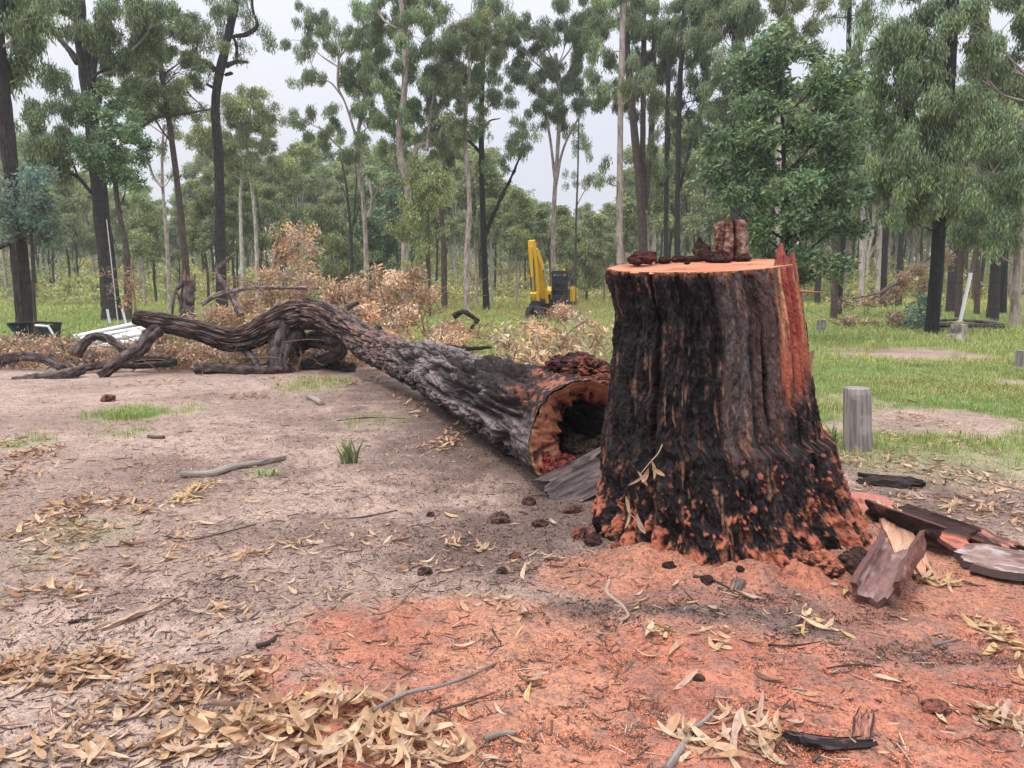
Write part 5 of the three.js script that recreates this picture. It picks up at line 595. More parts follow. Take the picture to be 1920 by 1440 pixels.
// T: o = {label, path [[px,py]..], d (or the ground under path[0]), w [px,px], bark, leaf, den, tone, stems [[path,w0,w1]..], limbs [[path,w0,w1]..], blobs [[px,py,rx,ry]..]}
function tree(o) {
  const r = rng(Math.round(o.path[0][0] * 13 + o.path[0][1])), g0 = o.d ? null : G(o.path[0][0], o.path[0][1]), d = o.d || -g0.z, m2 = d / FPX;
  const base = AT(o.path[0][0], o.path[0][1], d); base.y = gh(base.x, base.z) - .12;
  const t = thing(o.name || 'gum_tree', o.label, o.cat || 'tree', base, 0, o.group), loc = (p) => p.sub(base), bark = M[BARKW[o.bark || 'iron']];
  const dz = (r() - .5) * .4, P = o.path.map(([x, y], i) => { const q = AT(x, y, d + dz * i); if (!i) q.y = base.y; return loc(q); });
  const w0 = o.w[0] * m2 / 2, w1 = o.w[1] * m2 / 2;
  const seg = w0 * FPX / d > 8 ? 40 : 14, dispT = (k, sd) => (s, a) => (fbm(Math.cos(a) * 2 + sd, s * .7, Math.sin(a) * 2, 3) - .5) * .5 * k + (ridge(Math.cos(a) * 5 + sd, s * .5, Math.sin(a) * 5, 2) - .5) * .12 * k * (o.bark === 'pale' || o.bark === 'white' ? 0 : 1);
  const flare = (q) => mix(w0, w1, q) * (1 + .35 * Math.exp(-q * 22));
  part('trunk', tube(P, flare, { seg, step: Math.max(.08, w0 * .4), disp: dispT(w0, base.x) }), bark, t);
  const stems = [[P, o.w[0], o.w[1]]];
  for (const [path, a, b] of o.stems || []) { const Q = path.map(([x, y], i) => loc(AT(x, y, d + i * (r() - .5) * .35))); part('trunk_fork', tube(Q, [a * m2 / 2, b * m2 / 2], { seg: 12, step: .25, disp: dispT(a * m2 / 2, 3) }), bark, t); stems.push([Q, a, b]); }
  for (const [path, a, b] of o.limbs || []) { const s = r() < .5 ? 1 : -1, Q = path.map(([x, y], i) => loc(AT(x, y, d + i * s * .22))); part('limb', tube(Q, [a * m2 / 2, b * m2 / 2], { seg: 9, step: .15, disp: (q, an) => (fbm(q * 2.5, an, a, 3) - .5) * a * m2 * .6 }), bark, t); stems.push([Q, a, b, 1]); }
  const list = [], sp = o.leaf || 'droop', den = (o.den ?? 1) * (sp === 'broad' || sp === 'blue' ? 46 : 42), depth = o.deep ?? .85, tw = [];
  for (const [px, py, rx0, ry0, k = 1] of o.blobs || []) {
    const off = (r() - .5) * 2 * depth * Math.min(2.2, rx0 * m2 * 1.3), dd = d + off, c = loc(AT(px, py, dd)), rx = rx0 * 1.1 * dd / FPX, ry = ry0 * 1.1 * dd / FPX, rz = (rx + ry) / 2;
    // break the blob into smaller uneven clusters
    const sub = Math.max(5, Math.round(5 + rx * ry * 2.8));
    const nc = Math.round(rx * ry * Math.PI * den * k / sub);
    const cl = [];
    for (let i = 0; i < sub; i++) { const q = V(r() * 2 - 1, r() * 2 - 1, r() * 2 - 1).normalize(), kk = Math.sqrt(r()) * 1.12, cc = V(c.x + q.x * rx * kk, c.y + q.y * ry * kk, c.z + q.z * rz * kk), f = .13 + .27 * r() * r() + .04, up = sp === 'broad' ? .75 : .95; cl.push(cc); fill(list, cc, Math.max(.2, rx * f), Math.max(.2, ry * f * up), Math.max(.2, rz * f), Math.max(1, Math.round(nc * (.5 + r()))), o.ls || 1, .8, [(o.tone || 1) * (.72 + .6 * r()), .26], r); }
    if (o.nolimb) continue;
    // limb from the nearest stem below, then twigs to the clusters
    let best = null, bd = 1e9; for (const [Q] of stems) for (let i = 0; i < Q.length - 1; i++) for (let u = 0; u < 1; u += .25) { const p = Q[i].clone().lerp(Q[i + 1], u), dx = Math.hypot(p.x - c.x, p.z - c.z), e = p.distanceTo(c) + Math.abs((c.y - p.y) - dx * .9) * .8; if (p.y < P[0].y + 1.5) continue; if (e < bd) { bd = e; best = p; } }
    if (!best) continue;
    const L = best.distanceTo(c), lw = Math.min(w1 * .8, .02 + L * .012), mid = best.clone().lerp(c, .5).add(V((r() - .5) * L * .15, -L * .06, (r() - .5) * L * .15)), gs = [tube([best, mid, c], [lw, lw * .4], { seg: 6, step: .4, cap: false })];
    for (const q of cl.slice(0, 14)) { const m = c.clone().lerp(q, .5); m.y += .1 * r(); const s = mid.clone().lerp(c, r()); gs.push(tube([s, m, q], [lw * .45, lw * .15], { seg: 4, step: .5, cap: false })); }
    part('limb', join(gs), o.bark === 'charred' || o.bark === 'iron' ? M.iron : o.bark === 'brown' ? M.brownbark : M.pale, t);
  }
  if (list.length) { instanced('crown', SPRAY[sp], sp === 'broad' ? M.gloss : M.leaf, list, t); }
  return t;
}
const TREES = [
  { name: 'ironbark_tree', label: 'dark furrowed ironbark trunk at the extreme left with low drooping leaves', path: [[50, 642], [38, 500], [22, 330], [8, 190], [-5, 60], [-12, -60]], w: [29, 19], blobs: [[10, 15, 55, 45], [45, 75, 32, 45], [15, 120, 34, 55], [-40, 60, 50, 80], [70, 30, 40, 35], [36, 145, 12, 12], [-40, 180, 50, 60]], limbs: [[[[34, 470], [18, 458], [-10, 470]], 14, 7]], tone: .8 },
  { name: 'sapling', label: 'blue green leafy sapling close beside the leftmost dark trunk', path: [[66, 620], [62, 520], [58, 430], [50, 340]], d: 21, w: [7, 3], bark: 'brown', leaf: 'blue', den: .8, blobs: [[45, 365, 42, 30], [62, 400, 42, 34], [40, 420, 34, 30], [80, 430, 26, 24], [58, 345, 30, 22]] },
  { name: 'ironbark_tree', label: 'tall dark ironbark left of centre forking near the top, pale pole against its foot', path: [[211, 606], [198, 470], [183, 330], [166, 180], [152, 60], [146, -50]], w: [29, 19], limbs: [[[[146, 118], [126, 88], [102, 62], [76, 42], [48, 12]], 12, 7], [[[172, 160], [178, 90], [190, 32], [224, -8]], 14, 9], [[[186, 345], [180, 250], [172, 160]], 11, 11], [[[172, 150], [178, 142], [214, 120], [248, 95]], 5, 3], [[[172, 362], [148, 335], [120, 318], [90, 306], [52, 302]], 7, 4], [[[146, 330], [130, 290], [112, 262]], 4, 2]],
    blobs: [[60, 18, 70, 36], [115, 8, 60, 36], [200, 38, 60, 46], [232, 92, 55, 40], [255, 55, 50, 46], [222, 128, 48, 28], [296, 18, 56, 40], [62, 218, 46, 34], [110, 242, 50, 40], [60, 272, 46, 40], [122, 292, 45, 32], [152, 200, 34, 38], [110, 145, 24, 24], [124, 165, 24, 28], [90, 320, 40, 20]], tone: .85 },
  { name: 'gum_tree', label: 'small tree with dense dark leaves hanging right of the forked ironbark', path: [[240, 590], [236, 470], [222, 390], [212, 300], [205, 240]], d: 31, w: [13, 6], bark: 'brown', leaf: 'broad', den: .75, tone: .95, blobs: [[210, 215, 50, 40], [200, 265, 48, 40], [232, 300, 34, 34], [238, 335, 26, 20], [188, 310, 30, 24], [240, 250, 28, 30]] },
  { name: 'gum_tree', label: 'slim reddish leaning trunk rising behind the snapped stem', path: [[356, 600], [342, 430], [324, 280], [313, 200], [302, 120], [296, 30]], d: 38, w: [13, 7], bark: 'brown', leaf: 'fine', den: .75, limbs: [[[[318, 262], [304, 245], [290, 222]], 5, 3], [[[246, 262], [268, 238], [292, 222], [340, 214], [400, 204]], 6, 3]], blobs: [[330, 62, 60, 50], [272, 112, 50, 44], [330, 130, 55, 40], [282, 180, 58, 36], [350, 172, 40, 28], [232, 182, 44, 34], [310, 28, 50, 38], [372, 92, 38, 38], [240, 150, 40, 38], [300, 215, 40, 18], [352, 205, 40, 16]] },
  { name: 'gum_tree', label: 'thin pinkish forked trunk left of the leaning reddish one', path: [[320, 590], [313, 450], [305, 350], [304, 300], [307, 235]], d: 44, w: [8, 4], bark: 'pale', leaf: 'droop', den: .55, stems: [[[[305, 352], [287, 330], [271, 275], [258, 250]], 6, 3], [[[306, 300], [312, 260], [318, 235]], 4, 2]].map((a) => a), blobs: [[296, 280, 22, 18, .6], [258, 205, 40, 28], [320, 330, 22, 14, .6]] },
  { name: 'ironbark_tree', label: 'tall straight dark trunk with stubby broken limbs against the sky', path: [[416, 590], [413, 450], [410, 300], [404, 180], [420, 100], [436, 30], [446, -50]], d: 40, w: [19, 12], limbs: [[[[404, 132], [390, 119], [368, 112]], 10, 7], [[[424, 124], [440, 116], [466, 116]], 10, 5], [[[440, 68], [462, 64], [482, 48], [474, 20], [472, -5]], 8, 4], [[[424, 140], [434, 137]], 8, 6], [[[403, 166], [386, 157]], 7, 4], [[[444, 113], [443, 85], [436, 65]], 6, 4], [[[436, 60], [432, 20], [450, 4]], 5, 3], [[[370, 112], [362, 128]], 5, 2]], leaf: 'droop', den: .6, tone: .85, blobs: [[402, 40, 26, 22, .7], [380, 90, 22, 16, .7], [455, 30, 22, 16, .7], [502, 72, 15, 16], [472, 50, 22, 10, .7], [457, 100, 18, 12, .7], [415, 12, 38, 18, .7], [392, 142, 14, 10, .7], [430, 76, 16, 12, .6], [395, 70, 15, 15, .6], [452, 4, 30, 14]] },
  { name: 'gum_tree', label: 'pale twin stemmed tree with a rounded light green crown left of the sky gap', path: [[456, 560], [452, 440], [451, 370], [456, 305]], d: 60, w: [8, 5], bark: 'white', leaf: 'light', den: .5, ls: 1.3, stems: [[[[484, 560], [479, 430], [472, 350], [462, 300]], 9, 4]], blobs: [[470, 210, 46, 34], [442, 256, 42, 45], [500, 240, 28, 46], [470, 296, 46, 36], [404, 262, 36, 36, .8], [364, 272, 28, 26, .7], [522, 318, 30, 28, .8], [472, 182, 28, 20], [420, 320, 30, 30, .7]] },
  { name: 'gum_tree', label: 'slender pinkish tree edging the right of the sky gap, leaves in separate clumps', path: [[688, 560], [685, 450], [680, 370], [673, 310], [673, 240], [682, 200], [681, 110]], d: 48, w: [9.5, 5], bark: 'pale', den: .85, limbs: [[[[673, 314], [655, 296], [622, 262], [597, 236]], 4, 2], [[[672, 272], [650, 200], [634, 160], [637, 92]], 5, 3], [[[640, 180], [620, 155], [600, 148]], 3, 2]], stems: [[[[690, 408], [698, 376], [692, 346], [686, 332]], 8, 5], [[[698, 380], [712, 350], [740, 335]], 3, 2]], blobs: [[592, 30, 36, 22], [570, 72, 28, 22], [577, 95, 22, 14], [617, 62, 28, 28], [567, 150, 26, 15], [600, 140, 18, 14], [566, 222, 28, 16], [600, 250, 28, 22], [622, 232, 30, 26], [642, 282, 36, 20], [655, 62, 38, 38], [690, 40, 42, 38], [660, 122, 36, 36], [690, 162, 42, 40], [612, 291, 16, 10], [700, 222, 38, 32], [722, 90, 36, 46], [672, 210, 22, 18]] },
  { name: 'gum_tree', label: 'stout pale pink trunk splitting in two behind the tall brown brush', path: [[757, 570], [760, 440], [764, 352], [752, 300], [748, 240], [757, 180], [760, 60], [746, -20]], d: 44, w: [16, 8], bark: 'pale', den: .9, stems: [[[[764, 352], [772, 300], [786, 272], [816, 270], [830, 240]], 14, 7], [[[800, 282], [810, 200], [830, 90]], 7, 3]], blobs: [[772, 60, 50, 42], [762, 152, 45, 46], [730, 200, 40, 38], [802, 100, 54, 48], [832, 60, 50, 58], [812, 180, 50, 42], [842, 150, 45, 42], [792, 230, 40, 28], [826, 268, 30, 24], [734, 255, 34, 34], [715, 140, 40, 40], [770, 10, 60, 40], [700, 10, 40, 36]] },
  { name: 'gum_tree', label: 'slim wavy pale trunk just left of the charred black one', path: [[876, 584], [875, 480], [880, 380], [874, 290], [872, 235], [880, 130]], d: 43, w: [11, 6], bark: 'pale', leaf: 'fine', den: .95, blobs: [[870, 190, 45, 42], [862, 120, 45, 38], [892, 92, 40, 44], [882, 30, 50, 40], [850, 240, 40, 24, .7], [890, 222, 34, 26, .7]] },
  { name: 'charred_tree', label: 'burnt black straight trunk with a forked right limb left of the yellow excavator', path: [[913, 585], [908, 480], [905, 380], [903, 280], [903, 190], [906, 80], [905, -20]], w: [11.5, 7], bark: 'charred', den: .8, limbs: [[[[911, 438], [930, 392], [955, 340], [970, 305], [982, 270]], 8, 3], [[[902, 288], [880, 266], [850, 256], [832, 244]], 6, 2], [[[903, 240], [920, 226], [938, 222]], 4, 2]], blobs: [[955, 272, 38, 26, .8], [985, 240, 32, 22, .7], [932, 300, 24, 18, .7], [902, 60, 46, 50], [872, 242, 40, 26, .6], [936, 180, 38, 32, .8], [905, 140, 36, 36], [930, 30, 42, 42]] },
  { name: 'gum_tree', label: 'pinkish forked tree with a dark crown rising behind the excavator', path: [[1038, 575], [1037, 450], [1040, 360], [1045, 290], [1049, 200], [1042, 100]], d: 50, w: [9.5, 6], bark: 'pale', tone: .8, den: 1.05, stems: [[[[1041, 355], [1056, 280], [1084, 222]], 6, 3], [[[1040, 332], [1028, 240], [1004, 150]], 6, 3]], blobs: [[1000, 42, 45, 38], [982, 120, 38, 38], [1010, 172, 44, 38], [1060, 150, 48, 38], [1080, 190, 38, 34], [1030, 220, 38, 22], [1062, 62, 54, 48], [1096, 110, 34, 38], [1096, 40, 42, 48], [960, 75, 30, 40]] },
  { name: 'gum_tree', label: 'very thin young gum with sparse hanging leaves in the pale gap', path: [[1078, 575], [1080, 420], [1084, 300], [1085, 220]], d: 56, w: [5, 2.4], bark: 'brown', den: .3, limbs: [[[[1082, 385], [1095, 360], [1108, 345]], 2, 1]], blobs: [[1072, 250, 22, 26], [1100, 275, 22, 28], [1106, 332, 18, 16], [1072, 335, 18, 14]] },
  { name: 'gum_tree', label: 'straight pale grey pole of a trunk above the left shoulder of the stump', path: [[1163, 592], [1162, 400], [1164, 200], [1167, 60], [1168, -40]], w: [11.5, 10], bark: 'pale', den: .9, blobs: [[1150, 20, 48, 38], [1130, 92, 36, 38], [1140, 160, 34, 38], [1196, 150, 40, 42], [1120, 330, 24, 30, .5]] },
  { name: 'gum_tree', label: 'reddish brown tree with three close stems above the middle of the stump', path: [[1207, 580], [1206, 470], [1200, 350], [1188, 230], [1179, 130], [1171, 0]], d: 46, w: [18, 8], bark: 'brown', tone: .85, stems: [[[[1206, 402], [1205, 280], [1207, 120], [1207, -30]], 11, 8], [[[1209, 392], [1220, 270], [1226, 100], [1231, -30]], 11, 8]], blobs: [[1205, 160, 46, 46], [1190, 62, 45, 38], [1232, 40, 45, 40], [1216, 112, 40, 34], [1180, 20, 40, 40], [1228, 210, 24, 26, .6]] },
  { name: 'gum_tree', label: 'thin dark straight trunk right of the three stemmed tree', path: [[1249, 580], [1249, 400], [1252, 200], [1254, 40]], d: 45, w: [10, 7], bark: 'iron', tone: .75, blobs: [[1250, 122, 40, 38], [1262, 70, 40, 40], [1240, 260, 24, 30, .7], [1245, 320, 20, 22, .7]] },
  { name: 'gum_tree', label: 'dark trunk with a low side fork left of the standing remnant on the stump', path: [[1270, 580], [1270, 400], [1272, 300], [1275, 160], [1281, 60], [1284, -30]], d: 43, w: [11, 7], bark: 'iron', tone: .75, stems: [[[[1271, 365], [1280, 330], [1290, 290], [1302, 240]], 6, 4]], blobs: [[1282, 60, 42, 38], [1302, 38, 42, 40], [1310, 102, 40, 40], [1330, 172, 38, 56], [1292, 200, 34, 40], [1322, 250, 38, 38], [1300, 330, 26, 28, .7], [1318, 10, 50, 36]] },
  { name: 'ironbark_tree', label: 'dark trunk showing only its top above the glossy tree, left of its tip', path: [[1372, 575], [1378, 300], [1378, 100], [1376, -40]], d: 40, w: [12, 11], tone: .8, blobs: [[1350, 60, 48, 48], [1402, 30, 46, 40], [1350, 130, 44, 44], [1346, 220, 36, 40], [1400, 90, 30, 36], [1380, -10, 60, 40]] },
  { name: 'gum_tree', label: 'whitish trunk glimpsed through the glossy broad leaved tree', path: [[1461, 575], [1461, 300], [1464, 100], [1466, -40]], d: 40, w: [14, 13], bark: 'white', leaf: 'light', blobs: [[1440, 10, 40, 34], [1490, 20, 44, 36], [1500, 80, 36, 30, .7]] },
  { name: 'broadleaf_tree', label: 'young glossy broad leaved tree standing just behind the stump', path: [[1478, 640], [1476, 500], [1471, 400], [1468, 250], [1460, 120]], d: 21, w: [11, 5], bark: 'iron', leaf: 'broad', den: .88, deep: .9, blobs: [[1462, 72, 34, 30, .8], [1432, 112, 44, 34], [1472, 122, 46, 34], [1412, 162, 44, 34], [1480, 180, 55, 36], [1546, 142, 32, 26, .8], [1580, 172, 34, 32], [1560, 196, 44, 34], [1402, 230, 48, 34], [1460, 250, 44, 28], [1540, 252, 46, 34], [1592, 228, 30, 34, .8], [1374, 272, 40, 28], [1420, 302, 48, 34], [1500, 300, 46, 36, .7], [1562, 312, 46, 34], [1352, 332, 32, 24], [1400, 360, 46, 30], [1470, 372, 52, 36], [1540, 372, 54, 38], [1596, 362, 32, 32], [1440, 432, 52, 36], [1510, 432, 50, 34], [1568, 424, 44, 34], [1432, 476, 34, 26], [1500, 492, 46, 28], [1552, 500, 40, 22], [1364, 382, 26, 24, .8]] },
  { name: 'gum_tree', label: 'brown trunk standing in the grass right behind the glossy tree', path: [[1562, 604], [1566, 520], [1569, 430], [1568, 330]], w: [13, 8], bark: 'brown', den: .6, blobs: [[1590, 395, 26, 20], [1545, 330, 30, 26]] },
  { name: 'ironbark_tree', label: 'big black trunk under hanging foliage, left of the leaning white pole', path: [[1747, 630], [1755, 520], [1762, 410], [1770, 300], [1778, 200], [1783, 100], [1785, -20]], w: [22, 17], bark: 'charred', den: 1.2, tone: .95, limbs: [[[[1770, 300], [1752, 282], [1735, 262]], 8, 4], [[[1781, 130], [1760, 110], [1730, 90]], 8, 4]], blobs: [[1700, 30, 66, 46], [1780, 40, 66, 46], [1682, 112, 56, 46], [1760, 112, 62, 46], [1642, 72, 42, 44], [1690, 190, 50, 44], [1646, 160, 36, 38, .8], [1722, 260, 56, 44], [1800, 230, 56, 44], [1700, 322, 54, 40], [1780, 312, 56, 44], [1672, 272, 32, 36, .7], [1722, 378, 54, 32], [1792, 388, 54, 36], [1664, 350, 36, 36], [1694, 402, 38, 18], [1760, 180, 50, 40]] },
  { name: 'gum_tree', label: 'leaning grey trunk at the right edge with a full drooping crown', path: [[1902, 618], [1908, 500], [1915, 400], [1925, 280], [1930, 100], [1935, -40]], w: [17, 13], bark: 'pale', den: 1.15, tone: .95, blobs: [[1850, 60, 58, 56], [1840, 150, 56, 46], [1902, 130, 50, 56], [1870, 230, 56, 46], [1852, 320, 56, 46], [1912, 300, 50, 56], [1862, 392, 52, 34], [1912, 392, 40, 34], [1832, 440, 42, 20, .8], [1960, 60, 60, 70], [1965, 220, 50, 70], [1880, 10, 60, 40], [1885, 440, 40, 30, .7]] },
  { name: 'ironbark_tree', label: 'slim dark forked trunk, first of the grassy clump right of the stump', path: [[1655, 581], [1659, 480], [1662, 400], [1664, 330], [1655, 240]], w: [12, 6], bark: 'charred', den: .5, limbs: [[[[1664, 335], [1650, 270], [1630, 200]], 5, 3], [[[1664, 320], [1680, 270], [1690, 220]], 4, 2]], blobs: [[1640, 240, 30, 28, .6], [1630, 190, 30, 28, .7], [1660, 290, 28, 20, .6]] },
  { name: 'ironbark_tree', label: 'slim dark trunk second in the grassy clump right of the stump', path: [[1684, 579], [1688, 480], [1693, 420], [1702, 320]], w: [11, 8], bark: 'iron', den: .7, blobs: [[1702, 345, 38, 28], [1690, 395, 26, 20]] },
  { name: 'ironbark_tree', label: 'thick dark trunk immediately left of the leaning white pole', path: [[1782, 592], [1788, 480], [1794, 380], [1798, 280]], w: [17, 11], bark: 'iron', den: .7, blobs: [[1792, 415, 40, 26], [1810, 340, 40, 36]] },
  { name: 'gum_tree', label: 'reddish trunk right behind the leaning white pole', path: [[1796, 604], [1802, 480], [1806, 400], [1810, 300]], w: [12, 9], bark: 'brown', den: .6, blobs: [[1815, 420, 30, 24]] },
  { name: 'gum_tree', label: 'narrow brown trunk standing right of the leaning white pole', path: [[1831, 596], [1835, 460], [1838, 380], [1840, 300]], w: [10, 7], bark: 'brown', den: .6, blobs: [[1840, 400, 34, 26]] },
  { name: 'ironbark_tree', label: 'thick dark brown trunk behind the sawn log end at right', path: [[1861, 606], [1868, 480], [1876, 380], [1884, 260]], w: [19, 13], bark: 'iron', den: .7, blobs: [[1880, 410, 40, 30], [1890, 350, 40, 34]] },
  { name: 'ironbark_tree', label: 'dark trunk filling the space before the right edge tree', path: [[1879, 594], [1884, 470], [1890, 380], [1896, 280]], w: [13, 9], bark: 'charred', den: .6, blobs: [[1900, 420, 34, 26]] },
  { name: 'gum_tree', label: 'short grey trunk near the lower edge of the glossy crown', path: [[1531, 578], [1536, 500], [1540, 420]], w: [11, 8], bark: 'iron', den: .5, blobs: [[1532, 440, 30, 24]] },
  { name: 'ironbark_tree', label: 'black slim trunk behind the brown one at the glossy crown', path: [[1573, 566], [1580, 480], [1584, 420], [1588, 280], [1591, 100], [1593, -40]], d: 38, w: [9, 8], bark: 'charred', den: .5, blobs: [[1596, 345, 30, 26], [1620, 20, 40, 40], [1612, 110, 34, 36], [1616, 215, 34, 36], [1560, 30, 26, 22, .6], [1604, 290, 30, 30]] },
  { name: 'gum_tree', label: 'whitish straight trunk in the clearing right of the glossy tree', path: [[1615, 566], [1617, 430], [1619, 330]], d: 55, w: [10, 7], bark: 'white', den: .5, ls: 1.2, leaf: 'light', blobs: [[1620, 340, 34, 34]] },
  { name: 'gum_tree', label: 'pale slim trunk touching the first dark one of the grassy clump', path: [[1646, 560], [1650, 430], [1654, 330]], d: 55, w: [9, 6], bark: 'white', den: .5, ls: 1.2, leaf: 'light', blobs: [[1660, 330, 34, 34]] },
  { name: 'sapling', label: 'light green bushy cone shaped sapling right of the brown upright twig', path: [[622, 560], [622, 480], [622, 380]], d: 58, w: [5, 2], bark: 'brown', leaf: 'light', den: .8, ls: 1.2, tone: .85, blobs: [[620, 400, 20, 24], [612, 438, 38, 30], [628, 480, 46, 36], [606, 510, 36, 30], [648, 440, 24, 28]] },
  { name: 'broadleaf_tree', label: 'dense dark bushy tree behind the pink slender trunk', path: [[712, 565], [708, 500], [704, 420]], d: 64, w: [8, 4], bark: 'brown', leaf: 'broad', den: .5, ls: 1.6, blobs: [[700, 392, 40, 34], [676, 440, 38, 38], [722, 440, 42, 40], [700, 490, 58, 38], [668, 505, 34, 30], [735, 372, 28, 40]] },
  { name: 'sapling', label: 'open sapling with long pale leaves beside the stout pink trunk', path: [[806, 575], [804, 450], [800, 320]], d: 36, w: [5, 2.4], bark: 'brown', leaf: 'light', den: .55, blobs: [[800, 308, 28, 22], [772, 350, 28, 26], [812, 350, 32, 22], [782, 390, 38, 22], [828, 385, 26, 20], [760, 436, 28, 24, .8], [800, 430, 30, 22, .7], [775, 475, 26, 18, .7]] },
  { name: 'sapling', label: 'light green round bush right of the excavator cab', path: [[1100, 560], [1098, 500], [1095, 440]], d: 66, w: [5, 2], bark: 'brown', leaf: 'light', den: .6, ls: 1.5, tone: .85, blobs: [[1094, 446, 34, 24], [1082, 480, 34, 28], [1112, 488, 34, 32], [1090, 512, 42, 24]] },
  { name: 'sapling', label: 'small leafy sapling with red tips beside the big black trunk', path: [[1728, 625], [1726, 590], [1722, 560]], d: 26.5, w: [3, 1.5], bark: 'brown', leaf: 'blue', den: .5, blobs: [[1728, 562, 20, 20], [1722, 590, 22, 18], [1738, 590, 16, 22]] },
  { name: 'gum_tree', label: 'dead bare stems standing in front of the dark bushy tree', path: [[660, 560], [659, 470], [655, 400], [648, 340], [640, 300]], d: 52, w: [8, 2], bark: 'iron', stems: [[[[659, 450], [665, 390], [668, 330], [664, 290]], 4, 1.5], [[[660, 430], [672, 395], [684, 350]], 3, 1.2], [[[656, 400], [645, 360], [630, 330]], 2.5, 1]], nolimb: true, blobs: [] },
  { name: 'gum_tree', label: 'reddish trunk between the stout pink tree and the wavy pale one', path: [[833, 570], [832, 470], [828, 400], [826, 330]], d: 48, w: [11, 7], bark: 'brown', den: .6, tone: .9, blobs: [[830, 330, 30, 30], [845, 300, 26, 24], [815, 300, 24, 22]] },
  { name: 'gum_tree', label: 'white slim trunk seen right of the multi stemmed tree', path: [[1225, 575], [1226, 450], [1228, 330]], d: 58, w: [9, 6], bark: 'white', leaf: 'light', den: .5, ls: 1.2, blobs: [[1232, 330, 30, 30, .8], [1215, 290, 26, 28, .7]] },
];
TREES.forEach(tree);

// ---------------------------------------------------------------- the wood beyond: slim trees that cannot be told apart
{
  const r = rng(55), protos = [];
  const kinds = [['pale slim gum far back in the wood', 'white', 1], ['dark slim gum far back in the wood', 'iron', .85], ['greyish slim gum far back in the wood', 'pale', 1], ['brown barked slim gum far back in the wood', 'brownbark', .95]];
  kinds.forEach(([label, bark, tone], ki) => [0, 1].forEach((va) => {
    const h = 15 + 3 * va, t = thing(ki === 1 ? 'forest_ironbark' : 'forest_gum', label, 'tree', V(0, 0, 0), 0, label.replace('gum', 'gums').replace('a ', ''));
    const P = []; for (let i = 0; i <= 6; i++) P.push(V(Math.sin(i * 1.3 + ki + va) * .12 * i * .5, -.2 + h * .85 * i / 6, Math.cos(i * 1.7 + ki) * .1 * i * .5));
    part('trunk', tube(P, [.17 + .04 * va, .06], { seg: 9, step: .8 }), M[bark], t);
    const list = [], gs = [];
    for (let i = 0; i < 9 + va * 2; i++) { const a = r() * 6.28, hh = mix(.45, 1, (i + r()) / 10) * h, rr = (1.3 + r() * 1.3) * (1.15 - hh / h * .5), c = V(Math.cos(a) * rr, hh, Math.sin(a) * rr), s = P[Math.min(6, Math.floor(hh / h * 5))].clone(); gs.push(tube([s, s.clone().lerp(c, .5).add(V(0, -.1, 0)), c], [.05, .015], { seg: 5, step: .8, cap: false })); fill(list, c, .9 + r() * .6, .6 + r() * .45, .9 + r() * .6, 26, 1.05, .9, [tone * (.85 + .3 * r()), .25], r); }
    part('limb', join(gs), M[bark], t);
    instanced('crown', SPRAY.far, M.leaf, list, t);
    protos.push([t, ki]);
  }));
  const cap = (px) => lut([[0, 280], [150, 300], [230, 340], [330, 390], [420, 300], [520, 300], [640, 300], [760, 280], [900, 290], [1050, 390], [1140, 420], [1200, 270], [1400, 210], [1920, 200]], px)[0];
  let used = new Set();
  for (let i = 0; i < 215; i++) {
    const dz = 54 + 78 * Math.pow(r(), .8), px = -120 + 2160 * ((i * .618034) % 1), p = AT(px, 540, dz), top = Math.max(7, EYE + (535 - cap(px)) * dz / FPX * (.75 + .35 * r()));
    const k = Math.floor(r() * protos.length), [pt] = protos[k]; const fresh = !used.has(k); used.add(k);
    const c = fresh ? pt : pt.clone(); if (!fresh) { c.name = numbered(pt.name.replace(/_\d{3}$/, '')); scene.add(c); }
    const s = clamp(top / (15 + 3 * (k % 2)), .45, 1.5); c.position.set(p.x, gh(p.x, p.z), p.z); c.rotation.y = r() * 6.28; c.scale.set(Math.max(.6, s * .95), s, Math.max(.6, s * .95));
  }
  protos.forEach(([pt], k) => { if (!used.has(k)) scene.remove(pt); });
  // one mass of undergrowth and far crowns
  const list = [];
  for (let i = 0; i < 5200; i++) { // undergrowth and saplings between the trunks
    const dz = 62 + 75 * r(), px = -200 + 2320 * r(), p = AT(px, 540, dz), n = fbm(p.x * .12, 3, p.z * .12, 3), hm = 5 * sstep(.4, .64, n) * (.5 + .8 * sstep(70, 110, dz)); if (hm < .5) continue;
    p.y = gh(p.x, p.z) + hm * Math.pow(r(), 1.1); const v = (.9 + .6 * fbm(p.x * .3, 1, p.z * .3, 2)) * mix(.85, 1.25, n), w = 1.06 + .3 * (fbm(p.x * .2, 7, p.z * .2, 2) - .45); list.push({ m: M4(p, (r() - .5), r() * 6.28, (r() - .5), .9 + r() * .8), c: lin(v * w * 1.05, v, v / w * .95) });
  }
  for (let i = 0; i < 9000; i++) {
    const dz = 135 + 70 * r(), px = -250 + 2420 * r(), p = AT(px, 540, dz), n = fbm(p.x * .07, 3, p.z * .05, 3), hm = EYE + (535 - cap(px) * .98) * dz / FPX * (.55 + .65 * n);
    p.y = hm * (1 - Math.pow(r(), 1.6)) * (.35 + .65 * r()); const v = (.7 + .6 * fbm(p.x * .2, p.y * .3, p.z * .2, 3)), w = 1 + .25 * (n - .5); list.push({ m: M4(p, (r() - .5), r() * 6.28, (r() - .5), 1.7 + r() * 1.3), c: lin(v * w, v, v / w) });
  }
  const f = instanced('forest_undergrowth', SPRAY.far, M.leaf, list); tag(f, 'mass of undergrowth and far crowns closing the view behind the trunks', 'forest', null, 'stuff');
}

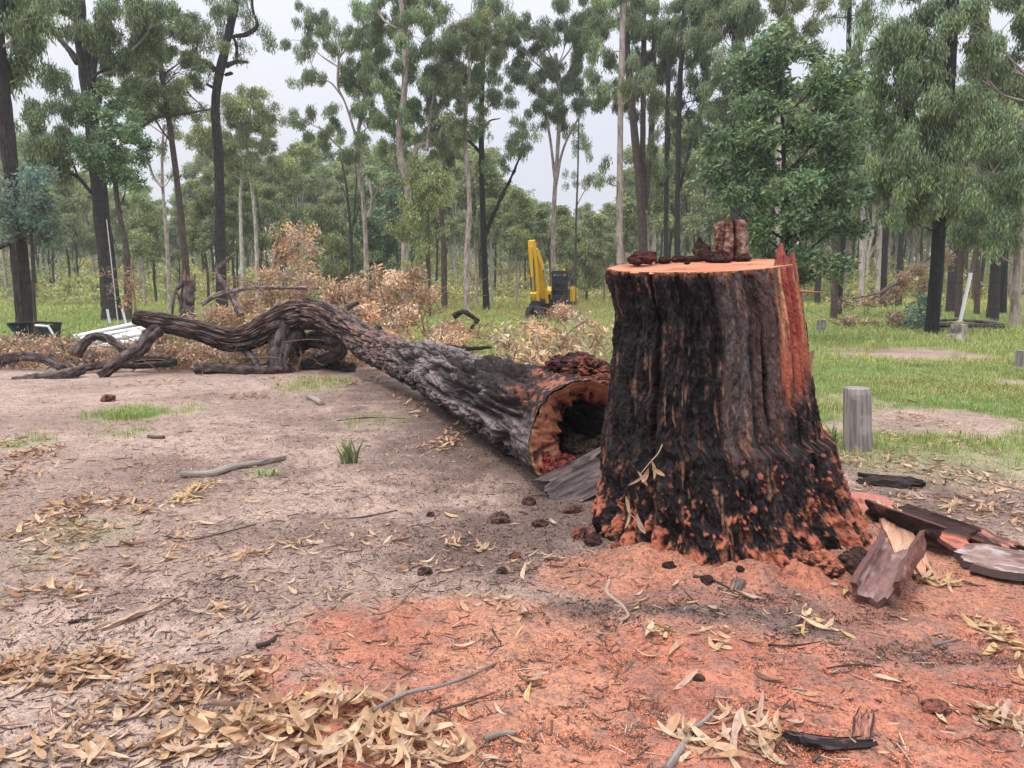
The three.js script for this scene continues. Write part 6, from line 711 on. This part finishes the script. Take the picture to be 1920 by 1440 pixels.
// ---------------------------------------------------------------- grass
{
  const blade = (seed, n, h, w, sp) => { const r = rng(seed), P = [], C = []; for (let i = 0; i < n; i++) { const a = r() * 6.28, rr = Math.sqrt(r()) * sp, o = V(Math.cos(a) * rr, -.01, Math.sin(a) * rr), b = r() * 6.28, l = h * (.4 + .8 * r()), lean = .15 + .7 * r(), dx = Math.cos(b), dz = Math.sin(b), s = V(-dz, 0, dx).multiplyScalar(w * (.6 + .6 * r())); const m = o.clone().add(V(dx * l * lean * .3, l * .6, dz * l * lean * .3)), e = o.clone().add(V(dx * l * lean * .9, l * (1 - .35 * lean), dz * l * lean * .9)); const A = o.clone().add(s), B = o.clone().sub(s), Cc = m.clone().addScaledVector(s, .7), D = m.clone().addScaledVector(s, -.7); for (const v of [A, B, Cc, Cc, B, D, Cc, D, e]) P.push(v.x, v.y, v.z); const k = .75 + .5 * r(), dry = r() < .15 ? 1 : 0; for (let q = 0; q < 9; q++) C.push(...(dry ? [.46 * k, .42 * k, .22 * k] : [.235 * k, .355 * k, .1 * k])); } const g = new THREE.BufferGeometry(); g.setAttribute('position', new THREE.Float32BufferAttribute(P, 3)); g.setAttribute('color', new THREE.Float32BufferAttribute(C, 3)); g.computeVertexNormals(); return g; };
  const tuft = [blade(1, 16, .13, .0028, .09), blade(2, 26, .24, .008, .3)], r = rng(31), near = [], far = [];
  for (let i = 0; i < 160000; i++) { const d = 5.5 + 13 * Math.sqrt(r()), px = -60 + 2040 * r(), p = AT(px, 640, d); const m = grassMask(p.x, p.z); if (r() > m * m * 1.3) continue; p.y = gh(p.x, p.z); const n = fbm(p.x * .8, 2, p.z * .8, 3), v = .8 + .5 * r(), y = mix(.85, 1.45, n); near.push({ m: M4(p, 0, r() * 6.28, 0, (.35 + .75 * r()) * mix(.7, 1.3, n)), c: lin(v * y, v * mix(1.12, .95, n), v) }); if (near.length > 26000) break; }
  for (let i = 0; i < 60000; i++) { const d = 15 + 95 * Math.pow(r(), 1.35), px = -80 + 2080 * r(), p = AT(px, 600, d); const m = grassMask(p.x, p.z); if (r() > m) continue; p.y = gh(p.x, p.z); const n = fbm(p.x * .15, 2, p.z * .15, 3), v = .85 + .4 * r(), y = mix(.85, 1.5, n), tall = sstep(35, 60, d) * sstep(.35, .6, n); far.push({ m: M4(p, 0, r() * 6.28, 0, (.6 + .7 * r()) * (1 + tall * 1.6) * mix(.6, 1, sstep(14, 26, d))), c: lin(v * y * (1 + .25 * tall), v * (1 + .1 * tall), v) }); if (far.length > 34000) break; }
  tag(instanced('grass', tuft[0], M.chip, near), 'short patchy green grass right of the stump and on the dirt', 'grass', null, 'stuff');
  tag(instanced('grass', tuft[1], M.chip, far), 'longer yellow green grass of the clearing under the trees', 'grass', null, 'stuff');
}
renderer.render(scene, camera);
